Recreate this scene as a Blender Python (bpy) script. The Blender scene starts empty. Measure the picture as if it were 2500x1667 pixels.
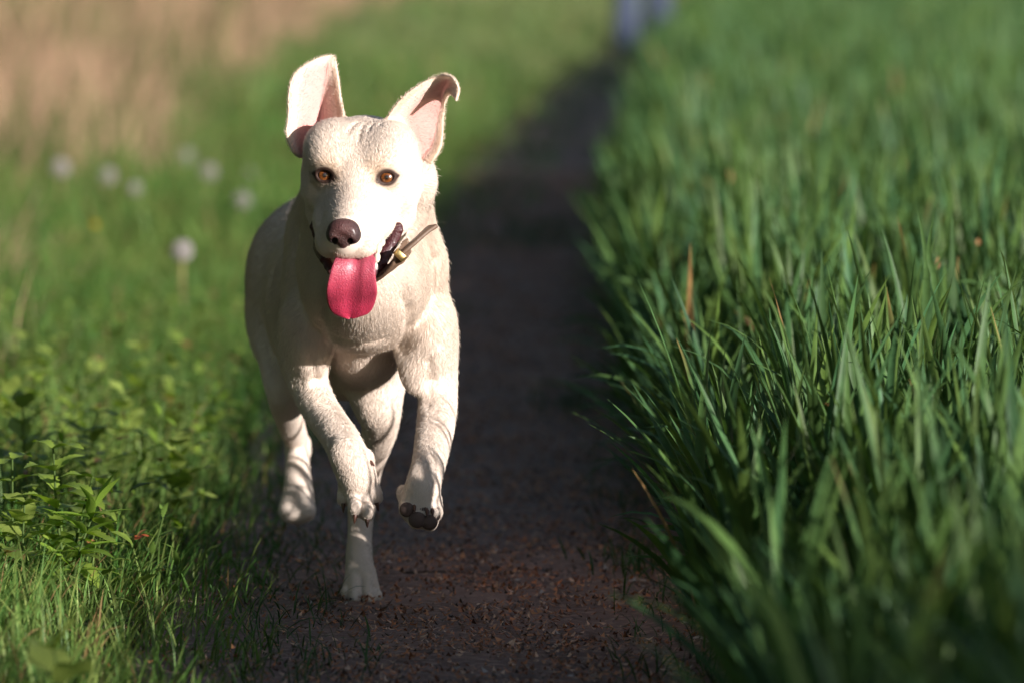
import bpy, math, random
import numpy as np
from mathutils import Vector, Matrix
from mathutils.bvhtree import BVHTree

# ------------------------------------------------------------------ camera, sky, sun, exposure
SC = bpy.context.scene
COL = SC.collection
CAM_H, LENS, PITCH = 0.82, 200.0, math.radians(4.05)
FPX = LENS / 36.0 * 2500.0
camd = bpy.data.cameras.new('camera'); cam = bpy.data.objects.new('camera', camd); COL.objects.link(cam)
cam.location = (0, 0, CAM_H); cam.rotation_euler = (math.pi / 2 - PITCH, 0, 0)
camd.lens = LENS; camd.sensor_width = 36.0; camd.clip_start = 0.1; camd.clip_end = 1500
camd.dof.use_dof = True; camd.dof.focus_distance = 6.72; camd.dof.aperture_fstop = 4.6; camd.dof.aperture_blades = 9
SC.camera = cam
SUN_EL, SUN_AZ = math.radians(14.0), math.radians(47.0)        # azimuth: degrees to the right of straight behind the camera
SUN_DIR = Vector((math.sin(SUN_AZ) * math.cos(SUN_EL), -math.cos(SUN_AZ) * math.cos(SUN_EL), math.sin(SUN_EL)))
world = bpy.data.worlds.new('World'); SC.world = world; world.use_nodes = True
wn = world.node_tree.nodes; wl = world.node_tree.links
sky = wn.new('ShaderNodeTexSky'); sky.sky_type = 'NISHITA'; sky.sun_disc = False
sky.sun_elevation = SUN_EL; sky.sun_rotation = math.atan2(SUN_DIR.x, SUN_DIR.y)
sky.air_density = 1.0; sky.dust_density = 0.6
bg = wn['Background']; wl.new(sky.outputs[0], bg.inputs[0]); bg.inputs[1].default_value = 0.075
sund = bpy.data.lights.new('sun', 'SUN'); sund.energy = 5.0; sund.angle = math.radians(0.5); sund.color = (1.0, 0.94, 0.89)
sun = bpy.data.objects.new('sun', sund); COL.objects.link(sun)
sun.rotation_euler = (-SUN_DIR).to_track_quat('-Z', 'Y').to_euler(); sun.location = SUN_DIR * 20
SC.view_settings.view_transform = 'Standard'; SC.view_settings.look = 'None'
SC.view_settings.exposure = 0.8; SC.view_settings.gamma = 1.0; SC.view_settings.use_curve_mapping = False
SC.cycles.use_denoising = True
SC.cycles.max_bounces = 6; SC.cycles.transparent_max_bounces = 4; SC.cycles.transmission_bounces = 4
SC.cycles.diffuse_bounces = 3

rng = np.random.default_rng(7)
random.seed(7)
CP, SP = math.cos(PITCH), math.sin(PITCH)

def P(px, py, Y):
    """a point of the place at ground distance Y, found from its place in the 2500 px wide photograph"""
    u = (px - 1250.0) / FPX; v = (833.5 - py) / FPX
    dy = CP + v * SP; dz = -SP + v * CP
    return np.array([u * Y / dy, Y, CAM_H + dz * Y / dy])

def RP(r, Y): return r * Y / FPX

# ------------------------------------------------------------------ object helpers
def tag(o, label=None, cat=None, group=None, kind=None):
    if label: o['label'] = label
    if cat: o['category'] = cat
    if group: o['group'] = group
    if kind: o['kind'] = kind
    return o

def empty(name, loc, label, cat, group=None):
    o = bpy.data.objects.new(name, None); COL.objects.link(o); o.location = loc
    o.empty_display_size = 0.05
    return tag(o, label, cat, group)

def mesh_np(name, V, F, mat, parent=None, smooth=True, cols=None, quads=True, local=None):
    """V (n,3), F (m,3 or 4) int arrays -> ONE mesh object"""
    V = np.asarray(V, dtype=np.float64)
    if parent is not None and local is None:
        V = V - np.array(parent.matrix_world.translation if parent.parent is None else ORI[parent.name])
    F = np.asarray(F, dtype=np.int32)
    me = bpy.data.meshes.new(name)
    me.vertices.add(len(V)); me.vertices.foreach_set('co', V.astype(np.float32).ravel())
    n = F.shape[1]
    me.loops.add(F.size); me.loops.foreach_set('vertex_index', F.ravel())
    me.polygons.add(len(F))
    me.polygons.foreach_set('loop_start', np.arange(0, F.size, n, dtype=np.int32))
    me.update(calc_edges=True); me.validate()
    me.polygons.foreach_set('use_smooth', np.full(len(me.polygons), smooth, dtype=bool))
    if cols is not None:
        at = me.color_attributes.new('tint', 'FLOAT_COLOR', 'POINT')
        c = np.ones((len(V), 4), dtype=np.float32); c[:, :cols.shape[1]] = cols
        at.data.foreach_set('color', c.ravel())
    if mat: me.materials.append(mat)
    o = bpy.data.objects.new(name, me); COL.objects.link(o)
    if parent is not None: o.parent = parent
    return o
ORI = {}
def settle(o):
    """remember the world origin of an object so that its children can be given in world coordinates"""
    p = o.parent; off = np.zeros(3)
    while p is not None: off = off + np.array(p.location); p = p.parent
    ORI[o.name] = off + np.array(o.location)
    return o
def update(): bpy.context.view_layer.update()

# ------------------------------------------------------------------ materials
def new_mat(name):
    m = bpy.data.materials.new(name); m.use_nodes = True
    nt = m.node_tree; b = nt.nodes['Principled BSDF']
    return m, nt, b
def N(nt, t, **kw):
    n = nt.nodes.new(t)
    for k, v in kw.items():
        if k.startswith('i_'): n.inputs[int(k[2:])].default_value = v
        else: setattr(n, k, v)
    return n
def simple(name, col, rough=0.5, spec=0.5, **kw):
    m, nt, b = new_mat(name)
    b.inputs['Base Color'].default_value = (*col, 1); b.inputs['Roughness'].default_value = rough
    b.inputs['Specular IOR Level'].default_value = spec
    for k, v in kw.items(): b.inputs[k.replace('_', ' ')].default_value = v
    return m
def bumpy(m, scale, strength, dist=0.002, kind='NOISE', detail=4):
    nt = m.node_tree; b = nt.nodes['Principled BSDF']
    tc = N(nt, 'ShaderNodeTexCoord')
    if kind == 'NOISE':
        t = N(nt, 'ShaderNodeTexNoise'); t.inputs['Scale'].default_value = scale; t.inputs['Detail'].default_value = detail; out = t.outputs[0]
    else:
        t = N(nt, 'ShaderNodeTexVoronoi'); t.inputs['Scale'].default_value = scale; out = t.outputs['Distance']
    nt.links.new(tc.outputs['Object'], t.inputs['Vector'])
    bp = N(nt, 'ShaderNodeBump'); bp.inputs['Strength'].default_value = strength; bp.inputs['Distance'].default_value = dist
    nt.links.new(out, bp.inputs['Height']); nt.links.new(bp.outputs[0], b.inputs['Normal'])
    return m

def leaf_mat(name, rough=0.45, spec=0.35, trans=0.3, tr_col=(1.15, 1.25, 0.5)):
    """green leaf whose own colour comes from the tint attribute; thin, lets some light through"""
    m, nt, b = new_mat(name)
    a = N(nt, 'ShaderNodeAttribute', attribute_name='tint')
    no = N(nt, 'ShaderNodeTexNoise'); no.inputs['Scale'].default_value = 60; no.inputs['Detail'].default_value = 2
    tc = N(nt, 'ShaderNodeTexCoord'); nt.links.new(tc.outputs['Object'], no.inputs['Vector'])
    mr = N(nt, 'ShaderNodeMapRange'); mr.inputs[1].default_value = 0.3; mr.inputs[2].default_value = 0.7
    mr.inputs[3].default_value = 0.82; mr.inputs[4].default_value = 1.18
    nt.links.new(no.outputs[0], mr.inputs[0])
    mx = N(nt, 'ShaderNodeMix', data_type='RGBA', blend_type='MULTIPLY'); mx.inputs[0].default_value = 1
    nt.links.new(a.outputs['Color'], mx.inputs[6]); nt.links.new(mr.outputs[0], mx.inputs[7])
    nt.links.new(mx.outputs[2], b.inputs['Base Color'])
    b.inputs['Roughness'].default_value = rough; b.inputs['Specular IOR Level'].default_value = spec
    tb = N(nt, 'ShaderNodeBsdfTranslucent')
    m2 = N(nt, 'ShaderNodeMix', data_type='RGBA', blend_type='MULTIPLY'); m2.inputs[0].default_value = 1
    m2.inputs[7].default_value = (*tr_col, 1)
    nt.links.new(mx.outputs[2], m2.inputs[6]); nt.links.new(m2.outputs[2], tb.inputs['Color'])
    ms = N(nt, 'ShaderNodeMixShader'); ms.inputs[0].default_value = trans
    nt.links.new(b.outputs[0], ms.inputs[1]); nt.links.new(tb.outputs[0], ms.inputs[2])
    nt.links.new(ms.outputs[0], nt.nodes['Material Output'].inputs['Surface'])
    return m

M = {}
M['wheat'] = leaf_mat('wheat_leaf', 0.5, 0.25, 0.25)
M['grass'] = leaf_mat('meadow_grass', 0.5, 0.3, 0.3)
M['dry'] = leaf_mat('dry_grass', 0.7, 0.2, 0.25, (1.0, 0.95, 0.8))
M['weed'] = leaf_mat('weed_leaf', 0.5, 0.3, 0.42)
M['litter'] = leaf_mat('litter_flake', 0.6, 0.4, 0.1, (1.1, 0.9, 0.7))

def ground_mat(name, a, b_, c, sc):
    m, nt, b = new_mat(name)
    tc = N(nt, 'ShaderNodeTexCoord')
    n1 = N(nt, 'ShaderNodeTexNoise'); n1.inputs['Scale'].default_value = sc; n1.inputs['Detail'].default_value = 8
    n2 = N(nt, 'ShaderNodeTexNoise'); n2.inputs['Scale'].default_value = sc * 9; n2.inputs['Detail'].default_value = 6
    for n in (n1, n2): nt.links.new(tc.outputs['Object'], n.inputs['Vector'])
    r1 = N(nt, 'ShaderNodeValToRGB'); r1.color_ramp.elements[0].position = 0.35; r1.color_ramp.elements[1].position = 0.68
    r1.color_ramp.elements[0].color = (*a, 1); r1.color_ramp.elements[1].color = (*b_, 1)
    nt.links.new(n1.outputs[0], r1.inputs[0])
    r2 = N(nt, 'ShaderNodeValToRGB'); r2.color_ramp.elements[0].position = 0.5; r2.color_ramp.elements[1].position = 0.72
    nt.links.new(n2.outputs[0], r2.inputs[0])
    mx = N(nt, 'ShaderNodeMix', data_type='RGBA'); nt.links.new(r2.outputs[0], mx.inputs[0])
    nt.links.new(r1.outputs[0], mx.inputs[6]); mx.inputs[7].default_value = (*c, 1)
    nt.links.new(mx.outputs[2], b.inputs['Base Color']); b.inputs['Roughness'].default_value = 0.95
    b.inputs['Specular IOR Level'].default_value = 0.15
    bp = N(nt, 'ShaderNodeBump'); bp.inputs['Strength'].default_value = 0.8; bp.inputs['Distance'].default_value = 0.01
    nt.links.new(n2.outputs[0], bp.inputs['Height']); nt.links.new(bp.outputs[0], b.inputs['Normal'])
    return m
M['ground'] = ground_mat('verge_soil', (0.020, 0.030, 0.012), (0.045, 0.050, 0.022), (0.05, 0.045, 0.02), 6)
M['path'] = ground_mat('path_soil', (0.165, 0.106, 0.090), (0.27, 0.175, 0.148), (0.36, 0.25, 0.205), 9)

# ------------------------------------------------------------------ the lie of the land
def wob(x, y, s, seed=0.0):
    return (np.sin(x * s * 1.0 + y * s * 0.7 + seed) + np.sin(-x * s * 0.63 + y * s * 1.31 + 1.7 + seed * 2)
            + np.sin(x * s * 1.9 + y * s * 0.23 + 4.1 + seed) * 0.6 + np.sin(-x * s * 0.4 + y * s * 2.3 + seed * 3) * 0.5) / 3.1
def path_x(y):
    t = np.clip((np.asarray(y, dtype=float) - 12.0) / 32.0, 0, None)
    return -0.055 + 1.15 * t ** 1.18
def left_edge(y): return path_x(y) - 0.25 + 0.035 * wob(y * 0, y, 3.1)
def wheat_edge(y): return path_x(y) + 0.30 - 0.12 * np.clip((np.asarray(y, dtype=float) - 20) / 15, 0, 1) + 0.03 * wob(y * 0, y, 2.3, 2.0)
def gz(x, y):
    d = np.asarray(x, dtype=float) - path_x(y)
    h = 0.03 * (1 - np.exp(-(np.minimum(d + 0.2, 0) / 0.25) ** 2)) + 0.02 * (1 - np.exp(-(np.maximum(d - 0.25, 0) / 0.3) ** 2))
    return h + 0.004 * wob(x, y, 9.0) + 0.002 * wob(x, y, 31.0, 1.3)

def sheet(name, xs_fn, ys, nx, dz, mat):
    V = []
    for y in ys:
        x = xs_fn(y); yy = np.full(len(x), y)
        V.append(np.stack([x, yy, gz(x, yy) + dz], 1))
    V = np.concatenate(V); ny = len(ys)
    i = np.arange(ny - 1)[:, None] * nx + np.arange(nx - 1)[None, :]
    F = np.stack([i, i + 1, i + nx + 1, i + nx], -1).reshape(-1, 4)
    return mesh_np(name, V, F, mat)
ysg = np.concatenate([np.linspace(-60, 2, 20), np.arange(2.1, 14, 0.03), np.arange(14, 60, 0.2), np.geomspace(60, 900, 40)])
gx = np.concatenate([-np.geomspace(600, 1.25, 40), np.arange(-1.2, 1.2, 0.04), np.geomspace(1.25, 600, 40)])
tag(sheet('ground', lambda y: gx + float(path_x(y)) if y < 60 else gx + float(path_x(60)), ysg, len(gx), 0.0, M['ground']), kind='structure')
ysp = np.concatenate([np.arange(1.5, 16, 0.03), np.arange(16, 70, 0.15)])
px_ = np.linspace(-0.36, 0.42, 40)
tag(sheet('path', lambda y: px_ * (1 + 0.05 * math.sin(y * 2.1)) + float(path_x(y)), ysp, len(px_), 0.004, M['path']), kind='structure')

# ------------------------------------------------------------------ blades of grass, all at once
def blades(base, length, width, az, a0, a1, twist, segs, col, fold=0.25, prof=0.75, tipcol=None):
    """base (n,3); az bend direction; a0/a1 lean from the vertical at foot/tip; returns V,F,colours"""
    n = len(base); s = segs + 1
    t = np.linspace(0, 1, s)
    lean = a0[:, None] + (a1 - a0)[:, None] * t[None, :] ** 1.6
    step = length[:, None] / segs
    hx = np.concatenate([np.zeros((n, 1)), np.cumsum((np.sin(lean[:, 1:] * 0.5 + lean[:, :-1] * 0.5) * step), 1)], 1)
    hz = np.concatenate([np.zeros((n, 1)), np.cumsum((np.cos(lean[:, 1:] * 0.5 + lean[:, :-1] * 0.5) * step), 1)], 1)
    cx, sx = np.cos(az)[:, None], np.sin(az)[:, None]
    C = np.stack([base[:, 0:1] + cx * hx, base[:, 1:2] + sx * hx, base[:, 2:3] + hz], -1)      # n,s,3
    tang = np.stack([cx * np.sin(lean), sx * np.sin(lean), np.cos(lean)], -1)
    side0 = np.stack([-sx + 0 * lean, cx + 0 * lean, 0 * lean], -1)
    nrm0 = np.cross(tang, side0)
    tw = twist[:, None] * t[None, :]
    ct, st = np.cos(tw)[..., None], np.sin(tw)[..., None]
    side = side0 * ct + nrm0 * st; nrm = -side0 * st + nrm0 * ct
    w = width[:, None] * (np.minimum(1, 0.45 + 2.2 * t)[None, :]) * (1 - t[None, :] ** (1 / (1 - prof + 0.12))) * 0.5
    w[:, -1] = 0.0002
    w = w[..., None]
    L = C - side * w + nrm * w * fold; R = C + side * w + nrm * w * fold
    V = np.stack([L, C, R], 2).reshape(-1, 3)                                                    # n,s,3verts
    i = (np.arange(n)[:, None] * s + np.arange(segs)[None, :]) * 3
    i = i.reshape(-1)
    F = np.concatenate([np.stack([i, i + 1, i + 4, i + 3], 1), np.stack([i + 1, i + 2, i + 5, i + 4], 1)])
    k = np.ones((n, s, 3, 3)) * col[:, None, None, :]
    if tipcol is not None:
        tt = (np.clip((t - 0.8) / 0.2, 0, 1) ** 1.0)[None, :, None, None] * tipcol[1][:, None, None, None]
        k = k * (1 - tt) + np.array(tipcol[0])[None, None, None, :] * tt
    return V, F, k.reshape(-1, 3)
class Bag:
    def __init__(s): s.V, s.F, s.C, s.n = [], [], [], 0
    def add(s, V, F, C):
        s.V.append(V); s.F.append(F + s.n); s.C.append(C); s.n += len(V)
    def build(s, name, mat, parent=None):
        return mesh_np(name, np.concatenate(s.V), np.concatenate(s.F), mat, parent, cols=np.concatenate(s.C))
def U(a, b, n): return rng.uniform(a, b, n)
def half_w(y): return y * 0.0935 + 0.35

WC = np.array([0.066, 0.130, 0.038])
def wheat_colours(n, x, y):
    v = U(0.65, 1.35, n)[:, None]; g = U(-1, 1, n)[:, None]
    c = WC * v * np.concatenate([1 + 0.25 * g, 1 + 0.05 * g, 1 - 0.3 * g], 1)
    return c * (1 + 0.15 * wob(x, y, 2.0)[:, None])

def wheat(bag, ylo, yhi, dens, leaves, segs, wscale, only_edge=None):
    yy = np.arange(ylo, yhi, 0.5)
    for y0 in yy:
        y1 = min(y0 + 0.5, yhi); e = float(wheat_edge(y0))
        xr = half_w(y1)
        if xr <= e: continue
        n = rng.poisson(dens * (xr - e) * (y1 - y0))
        if n == 0: continue
        y = U(y0, y1, n); x = e + (xr - e) * rng.random(n)
        x = np.round(x / 0.125) * 0.125 * 0.35 + x * 0.65               # drilled rows, softened
        d = np.clip(x - wheat_edge(y), 0, None)
        k = np.clip(1 - d / 0.16, 0, 1)                                   # at the edge of the field the plants lean out over the path
        hmod = (1 + 0.08 * wob(x, y, 3.0, 5.0)) * U(0.93, 1.13, n) * (1 - 0.06 * k)
        for j in range(leaves):
            f = (j + 0.4) / leaves
            h0 = U(0.6, 1.0, n) * f * 0.20 * hmod
            low = 1 - j / leaves; leanx = -k * U(0.0, 0.5, n) * h0 * low
            base = np.stack([x + leanx + U(-0.012, 0.012, n), y + U(-0.012, 0.012, n), gz(x, y) + h0 * (1 - 0.2 * k)], 1)
            ln = U(0.17, 0.27, n) * hmod
            az = np.where(rng.random(n) < k * 0.75 * low, U(2.2, 4.1, n), U(0, 2 * math.pi, n))
            a0 = U(0.02, 0.26, n) + k * low * U(0.0, 0.6, n)
            a1 = a0 + np.where(rng.random(n) < 0.22, U(0.4, 1.6, n), U(0.05, 0.42, n)) + k * low * U(0, 0.7, n)
            c = wheat_colours(n, x, y)
            old = (rng.random(n) < 0.006)[:, None] * 1.0
            c = c * (1 - old) + np.array([0.22, 0.13, 0.05]) * old
            bag.add(*blades(base, ln, U(0.0105, 0.0185, n) * wscale, az, a0, a1, U(-0.8, 0.8, n), segs, c, 0.3,
                            tipcol=((0.25, 0.17, 0.06), (rng.random(n) < 0.015) * 1.0)))
wb = Bag()
wheat(wb, 3.2, 5.6, 430, 4, 8, 1.0)
wheat(wb, 5.6, 10.0, 610, 4, 8, 1.0)
wheat(wb, 10.0, 18.0, 330, 4, 5, 1.15)
wheat(wb, 18.0, 36.0, 150, 3, 4, 1.7)
wheat(wb, 36.0, 75.0, 60, 3, 3, 2.6)
tag(wb.build('wheat_field', M['wheat']), 'dense young green wheat filling the field right of the path', 'wheat', kind='stuff')

def grass(bag, ylo, yhi, dens, hlo, hhi, segs, w, colf, xlo=-9, xedge=left_edge, step=0.5, cf=8.0, ca=0.35):
    for y0 in np.arange(ylo, yhi, step):
        y1 = min(y0 + step, yhi); e = float(xedge(y0)); xl = max(-half_w(y1), xlo)
        if xl >= e: continue
        n = rng.poisson(dens * (e - xl) * (y1 - y0))
        if n == 0: continue
        y = U(y0, y1, n); x = U(xl, e, n)
        d = np.clip((xedge(y) - x) / 0.3, 0.0, 1)
        keep = rng.random(n) < 0.25 + 0.75 * d
        x, y, d = x[keep], y[keep], d[keep]; n = len(x)
        clump = 0.75 + ca * wob(x, y, cf, 3.0) + 0.2 * wob(x, y, 23.0)
        h = U(hlo, hhi, n) * (0.35 + 0.65 * d) * np.clip(clump, 0.4, 1.3)
        base = np.stack([x, y, gz(x, y)], 1)
        a0 = U(0.0, 0.55, n); a1 = a0 + U(0.2, 1.3, n)
        az = np.where(rng.random(n) < 0.35, U(-0.8, 0.8, n), U(0, 2 * math.pi, n))
        bag.add(*blades(base, h, U(0.6, 1.3, n) * w, az, a0, a1, U(-0.8, 0.8, n), segs, colf(n, x, y), 0.2))
def meadow_col(n, x, y):
    v = U(0.7, 1.35, n)[:, None] * (1 + 0.22 * wob(x * 2, y, 2.1, 6.0))[:, None]; g = np.clip(rng.random(n) ** 2 + 0.35 * wob(x * 2.5, y * 0.8, 2.4, 1.0), 0, 1)[:, None]
    c = np.array([0.068, 0.165, 0.034]) * (1 - g) + np.array([0.20, 0.25, 0.065]) * g
    dead = (rng.random(n) < 0.06)[:, None] * 1.0
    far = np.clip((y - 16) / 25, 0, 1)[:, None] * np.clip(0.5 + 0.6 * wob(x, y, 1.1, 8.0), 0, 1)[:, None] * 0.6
    c = c * (1 - dead) + np.array([0.26, 0.17, 0.075]) * dead
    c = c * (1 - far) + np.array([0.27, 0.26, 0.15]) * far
    return c * v
gb = Bag()
grass(gb, 5.2, 8.6, 9000, 0.05, 0.17, 5, 0.0030, meadow_col)
grass(gb, 8.6, 13.0, 5200, 0.06, 0.19, 4, 0.0038, meadow_col)
grass(gb, 13.0, 22.0, 1700, 0.08, 0.24, 3, 0.0060, meadow_col)
grass(gb, 22.0, 45.0, 420, 0.10, 0.32, 3, 0.012, meadow_col)
grass(gb, 45.0, 90.0, 110, 0.15, 0.4, 3, 0.03, meadow_col)
tag(gb.build('verge_grass', M['grass']), 'unmown green grass covering the sunlit verge left of the path', 'grass', kind='stuff')

# sparse small tufts on the path's two margins
tb = Bag()
n = 3600
y = 5.6 + 12 * rng.random(n) ** 1.3; side = rng.random(n) < 0.6
x = np.where(side, left_edge(y) + 0.15 * rng.random(n) ** 1.6 - 0.02, wheat_edge(y) - 0.13 * rng.random(n) ** 1.6)
c = np.array([0.05, 0.10, 0.03]) * U(0.6, 1.4, n)[:, None]
tb.add(*blades(np.stack([x, y, gz(x, y) + 0.003], 1), U(0.015, 0.06, n), U(0.0012, 0.003, n), U(0, 6.28, n), U(0.1, 0.9, n), U(0.9, 1.9, n), U(-1, 1, n), 4, c, 0.2))
n = 1500; y = U(16, 48, n); side = rng.random(n) < 0.65                  # farther off the path is grown in from both sides
x = np.where(side, left_edge(y) + 0.26 * rng.random(n) ** 1.4, wheat_edge(y) - 0.15 * rng.random(n) ** 1.6)
c = np.array([0.06, 0.12, 0.035]) * U(0.6, 1.4, n)[:, None]
tb.add(*blades(np.stack([x, y, gz(x, y) + 0.003], 1), U(0.03, 0.10, n), U(0.006, 0.012, n), U(0, 6.28, n), U(0.1, 0.9, n), U(0.9, 1.9, n), U(-1, 1, n), 3, c, 0.2))
for (cx_, cy_, sx__, n) in ((0.03, 15.2, 0.09, 260), (0.10, 16.0, 0.07, 160), (0.12, 9.9, 0.05, 90), (-0.16, 12.2, 0.05, 90), (0.16, 7.35, 0.03, 60)):
    x = cx_ + rng.normal(0, sx__, n); y = cy_ + rng.normal(0, sx__ * 2.5, n); c = np.array([0.045, 0.10, 0.03]) * U(0.6, 1.4, n)[:, None]
    tb.add(*blades(np.stack([x, y, gz(x, y) + 0.003], 1), U(0.02, 0.06, n), U(0.002, 0.004, n), U(0, 6.28, n), U(0.1, 0.9, n), U(0.9, 1.9, n), U(-1, 1, n), 4, c, 0.2))
tag(tb.build('path_grass', M['grass']), 'short sparse grass creeping over both margins of the path', 'grass', kind='stuff')

# tall dry grass on the bank at the back left
def dry_edge(y): return np.interp(y, [9, 13, 17, 24, 33, 45, 60, 75, 90], [-0.62, -0.85, -1.02, -1.15, -1.35, -1.4, -1.0, 0.5, 2.0])
def dry_col(n, x, y):
    c = np.array([0.52, 0.33, 0.22]) * U(0.7, 1.25, n)[:, None] * (1 + 0.25 * wob(x, y, 0.9, 4.0))[:, None]
    g = (rng.random(n) < np.clip(0.36 + 1.1 * wob(x * 2.2, y * 0.6, 1.6, 2.0), 0.04, 0.95))[:, None] * 1.0
    return c * (1 - g) + np.array([0.12, 0.155, 0.05]) * g
db = Bag()
for (a, b, dn, w_, h1) in ((9, 17, 150, 0.0035, 0.34), (17, 28, 330, 0.006, 0.6), (28, 48, 170, 0.012, 0.95), (48, 90, 60, 0.026, 1.0)):
    grass(db, a, b, dn, h1 * 0.5, h1, 5, w_, dry_col, xedge=dry_edge, cf=3.2, ca=0.55)
tag(db.build('dry_grass', M['dry']), 'tall dead tan grass on the bank behind the green verge', 'dry grass', kind='stuff')

# litter of bud scales on the path
def flakes(n, x, y, sz, col, lift=0.007, tilt=0.6):
    a = U(0, 6.28, n); L = sz * U(0.6, 1.5, n); W = L * U(0.25, 0.6, n)
    z = gz(x, y) + lift + U(0, 0.004, n)
    t1 = np.stack([np.cos(a), np.sin(a), U(-tilt, tilt, n)], 1); t2 = np.stack([-np.sin(a), np.cos(a), U(-tilt, tilt, n)], 1)
    C = np.stack([x, y, z], 1)
    curl = (L * U(0.05, 0.45, n))[:, None] * np.array([0, 0, 1.0])
    V = np.stack([C - t1 * L[:, None] * 0.5 + curl, C + t2 * W[:, None] * 0.5, C + t1 * L[:, None] * 0.5 + curl, C - t2 * W[:, None] * 0.5], 1)
    V[..., 2] = np.maximum(V[..., 2], z[:, None] - 0.0005)
    i = np.arange(n) * 4
    F = np.stack([i, i + 1, i + 2, i + 3], 1)
    return V.reshape(-1, 3), F, np.repeat(col, 4, 0)
lb = Bag(); n = 70000
y = 5.7 + 14 * rng.random(n) ** 1.5; x = path_x(y) + np.clip(rng.normal(0.02, 0.19, n), -0.42, 0.45)
pal = np.array([[0.42, 0.17, 0.08], [0.55, 0.25, 0.11], [0.16, 0.08, 0.05], [0.60, 0.38, 0.25], [0.10, 0.065, 0.05], [0.50, 0.18, 0.07]])
c = pal[rng.integers(0, 6, n)] * U(0.6, 1.3, n)[:, None]
keep = rng.random(n) < np.clip(0.55 + 0.5 * wob(x, y, 14.0) + 0.3 * wob(x, y, 41.0), 0.08, 1)
x, y, c = x[keep], y[keep], c[keep]
lb.add(*flakes(len(x), x, y, 0.0085, c))
n = 600; y = 5.8 + 9 * rng.random(n); x = path_x(y) + rng.normal(0.03, 0.2, n)
lb.add(*flakes(n, x, y, 0.008, np.array([0.5, 0.44, 0.40]) * U(0.4, 1.0, n)[:, None]))
tag(lb.build('leaf_litter', M['litter']), 'reddish brown bud scales and crumbs littering the dirt path', 'leaf litter', kind='stuff')

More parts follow.
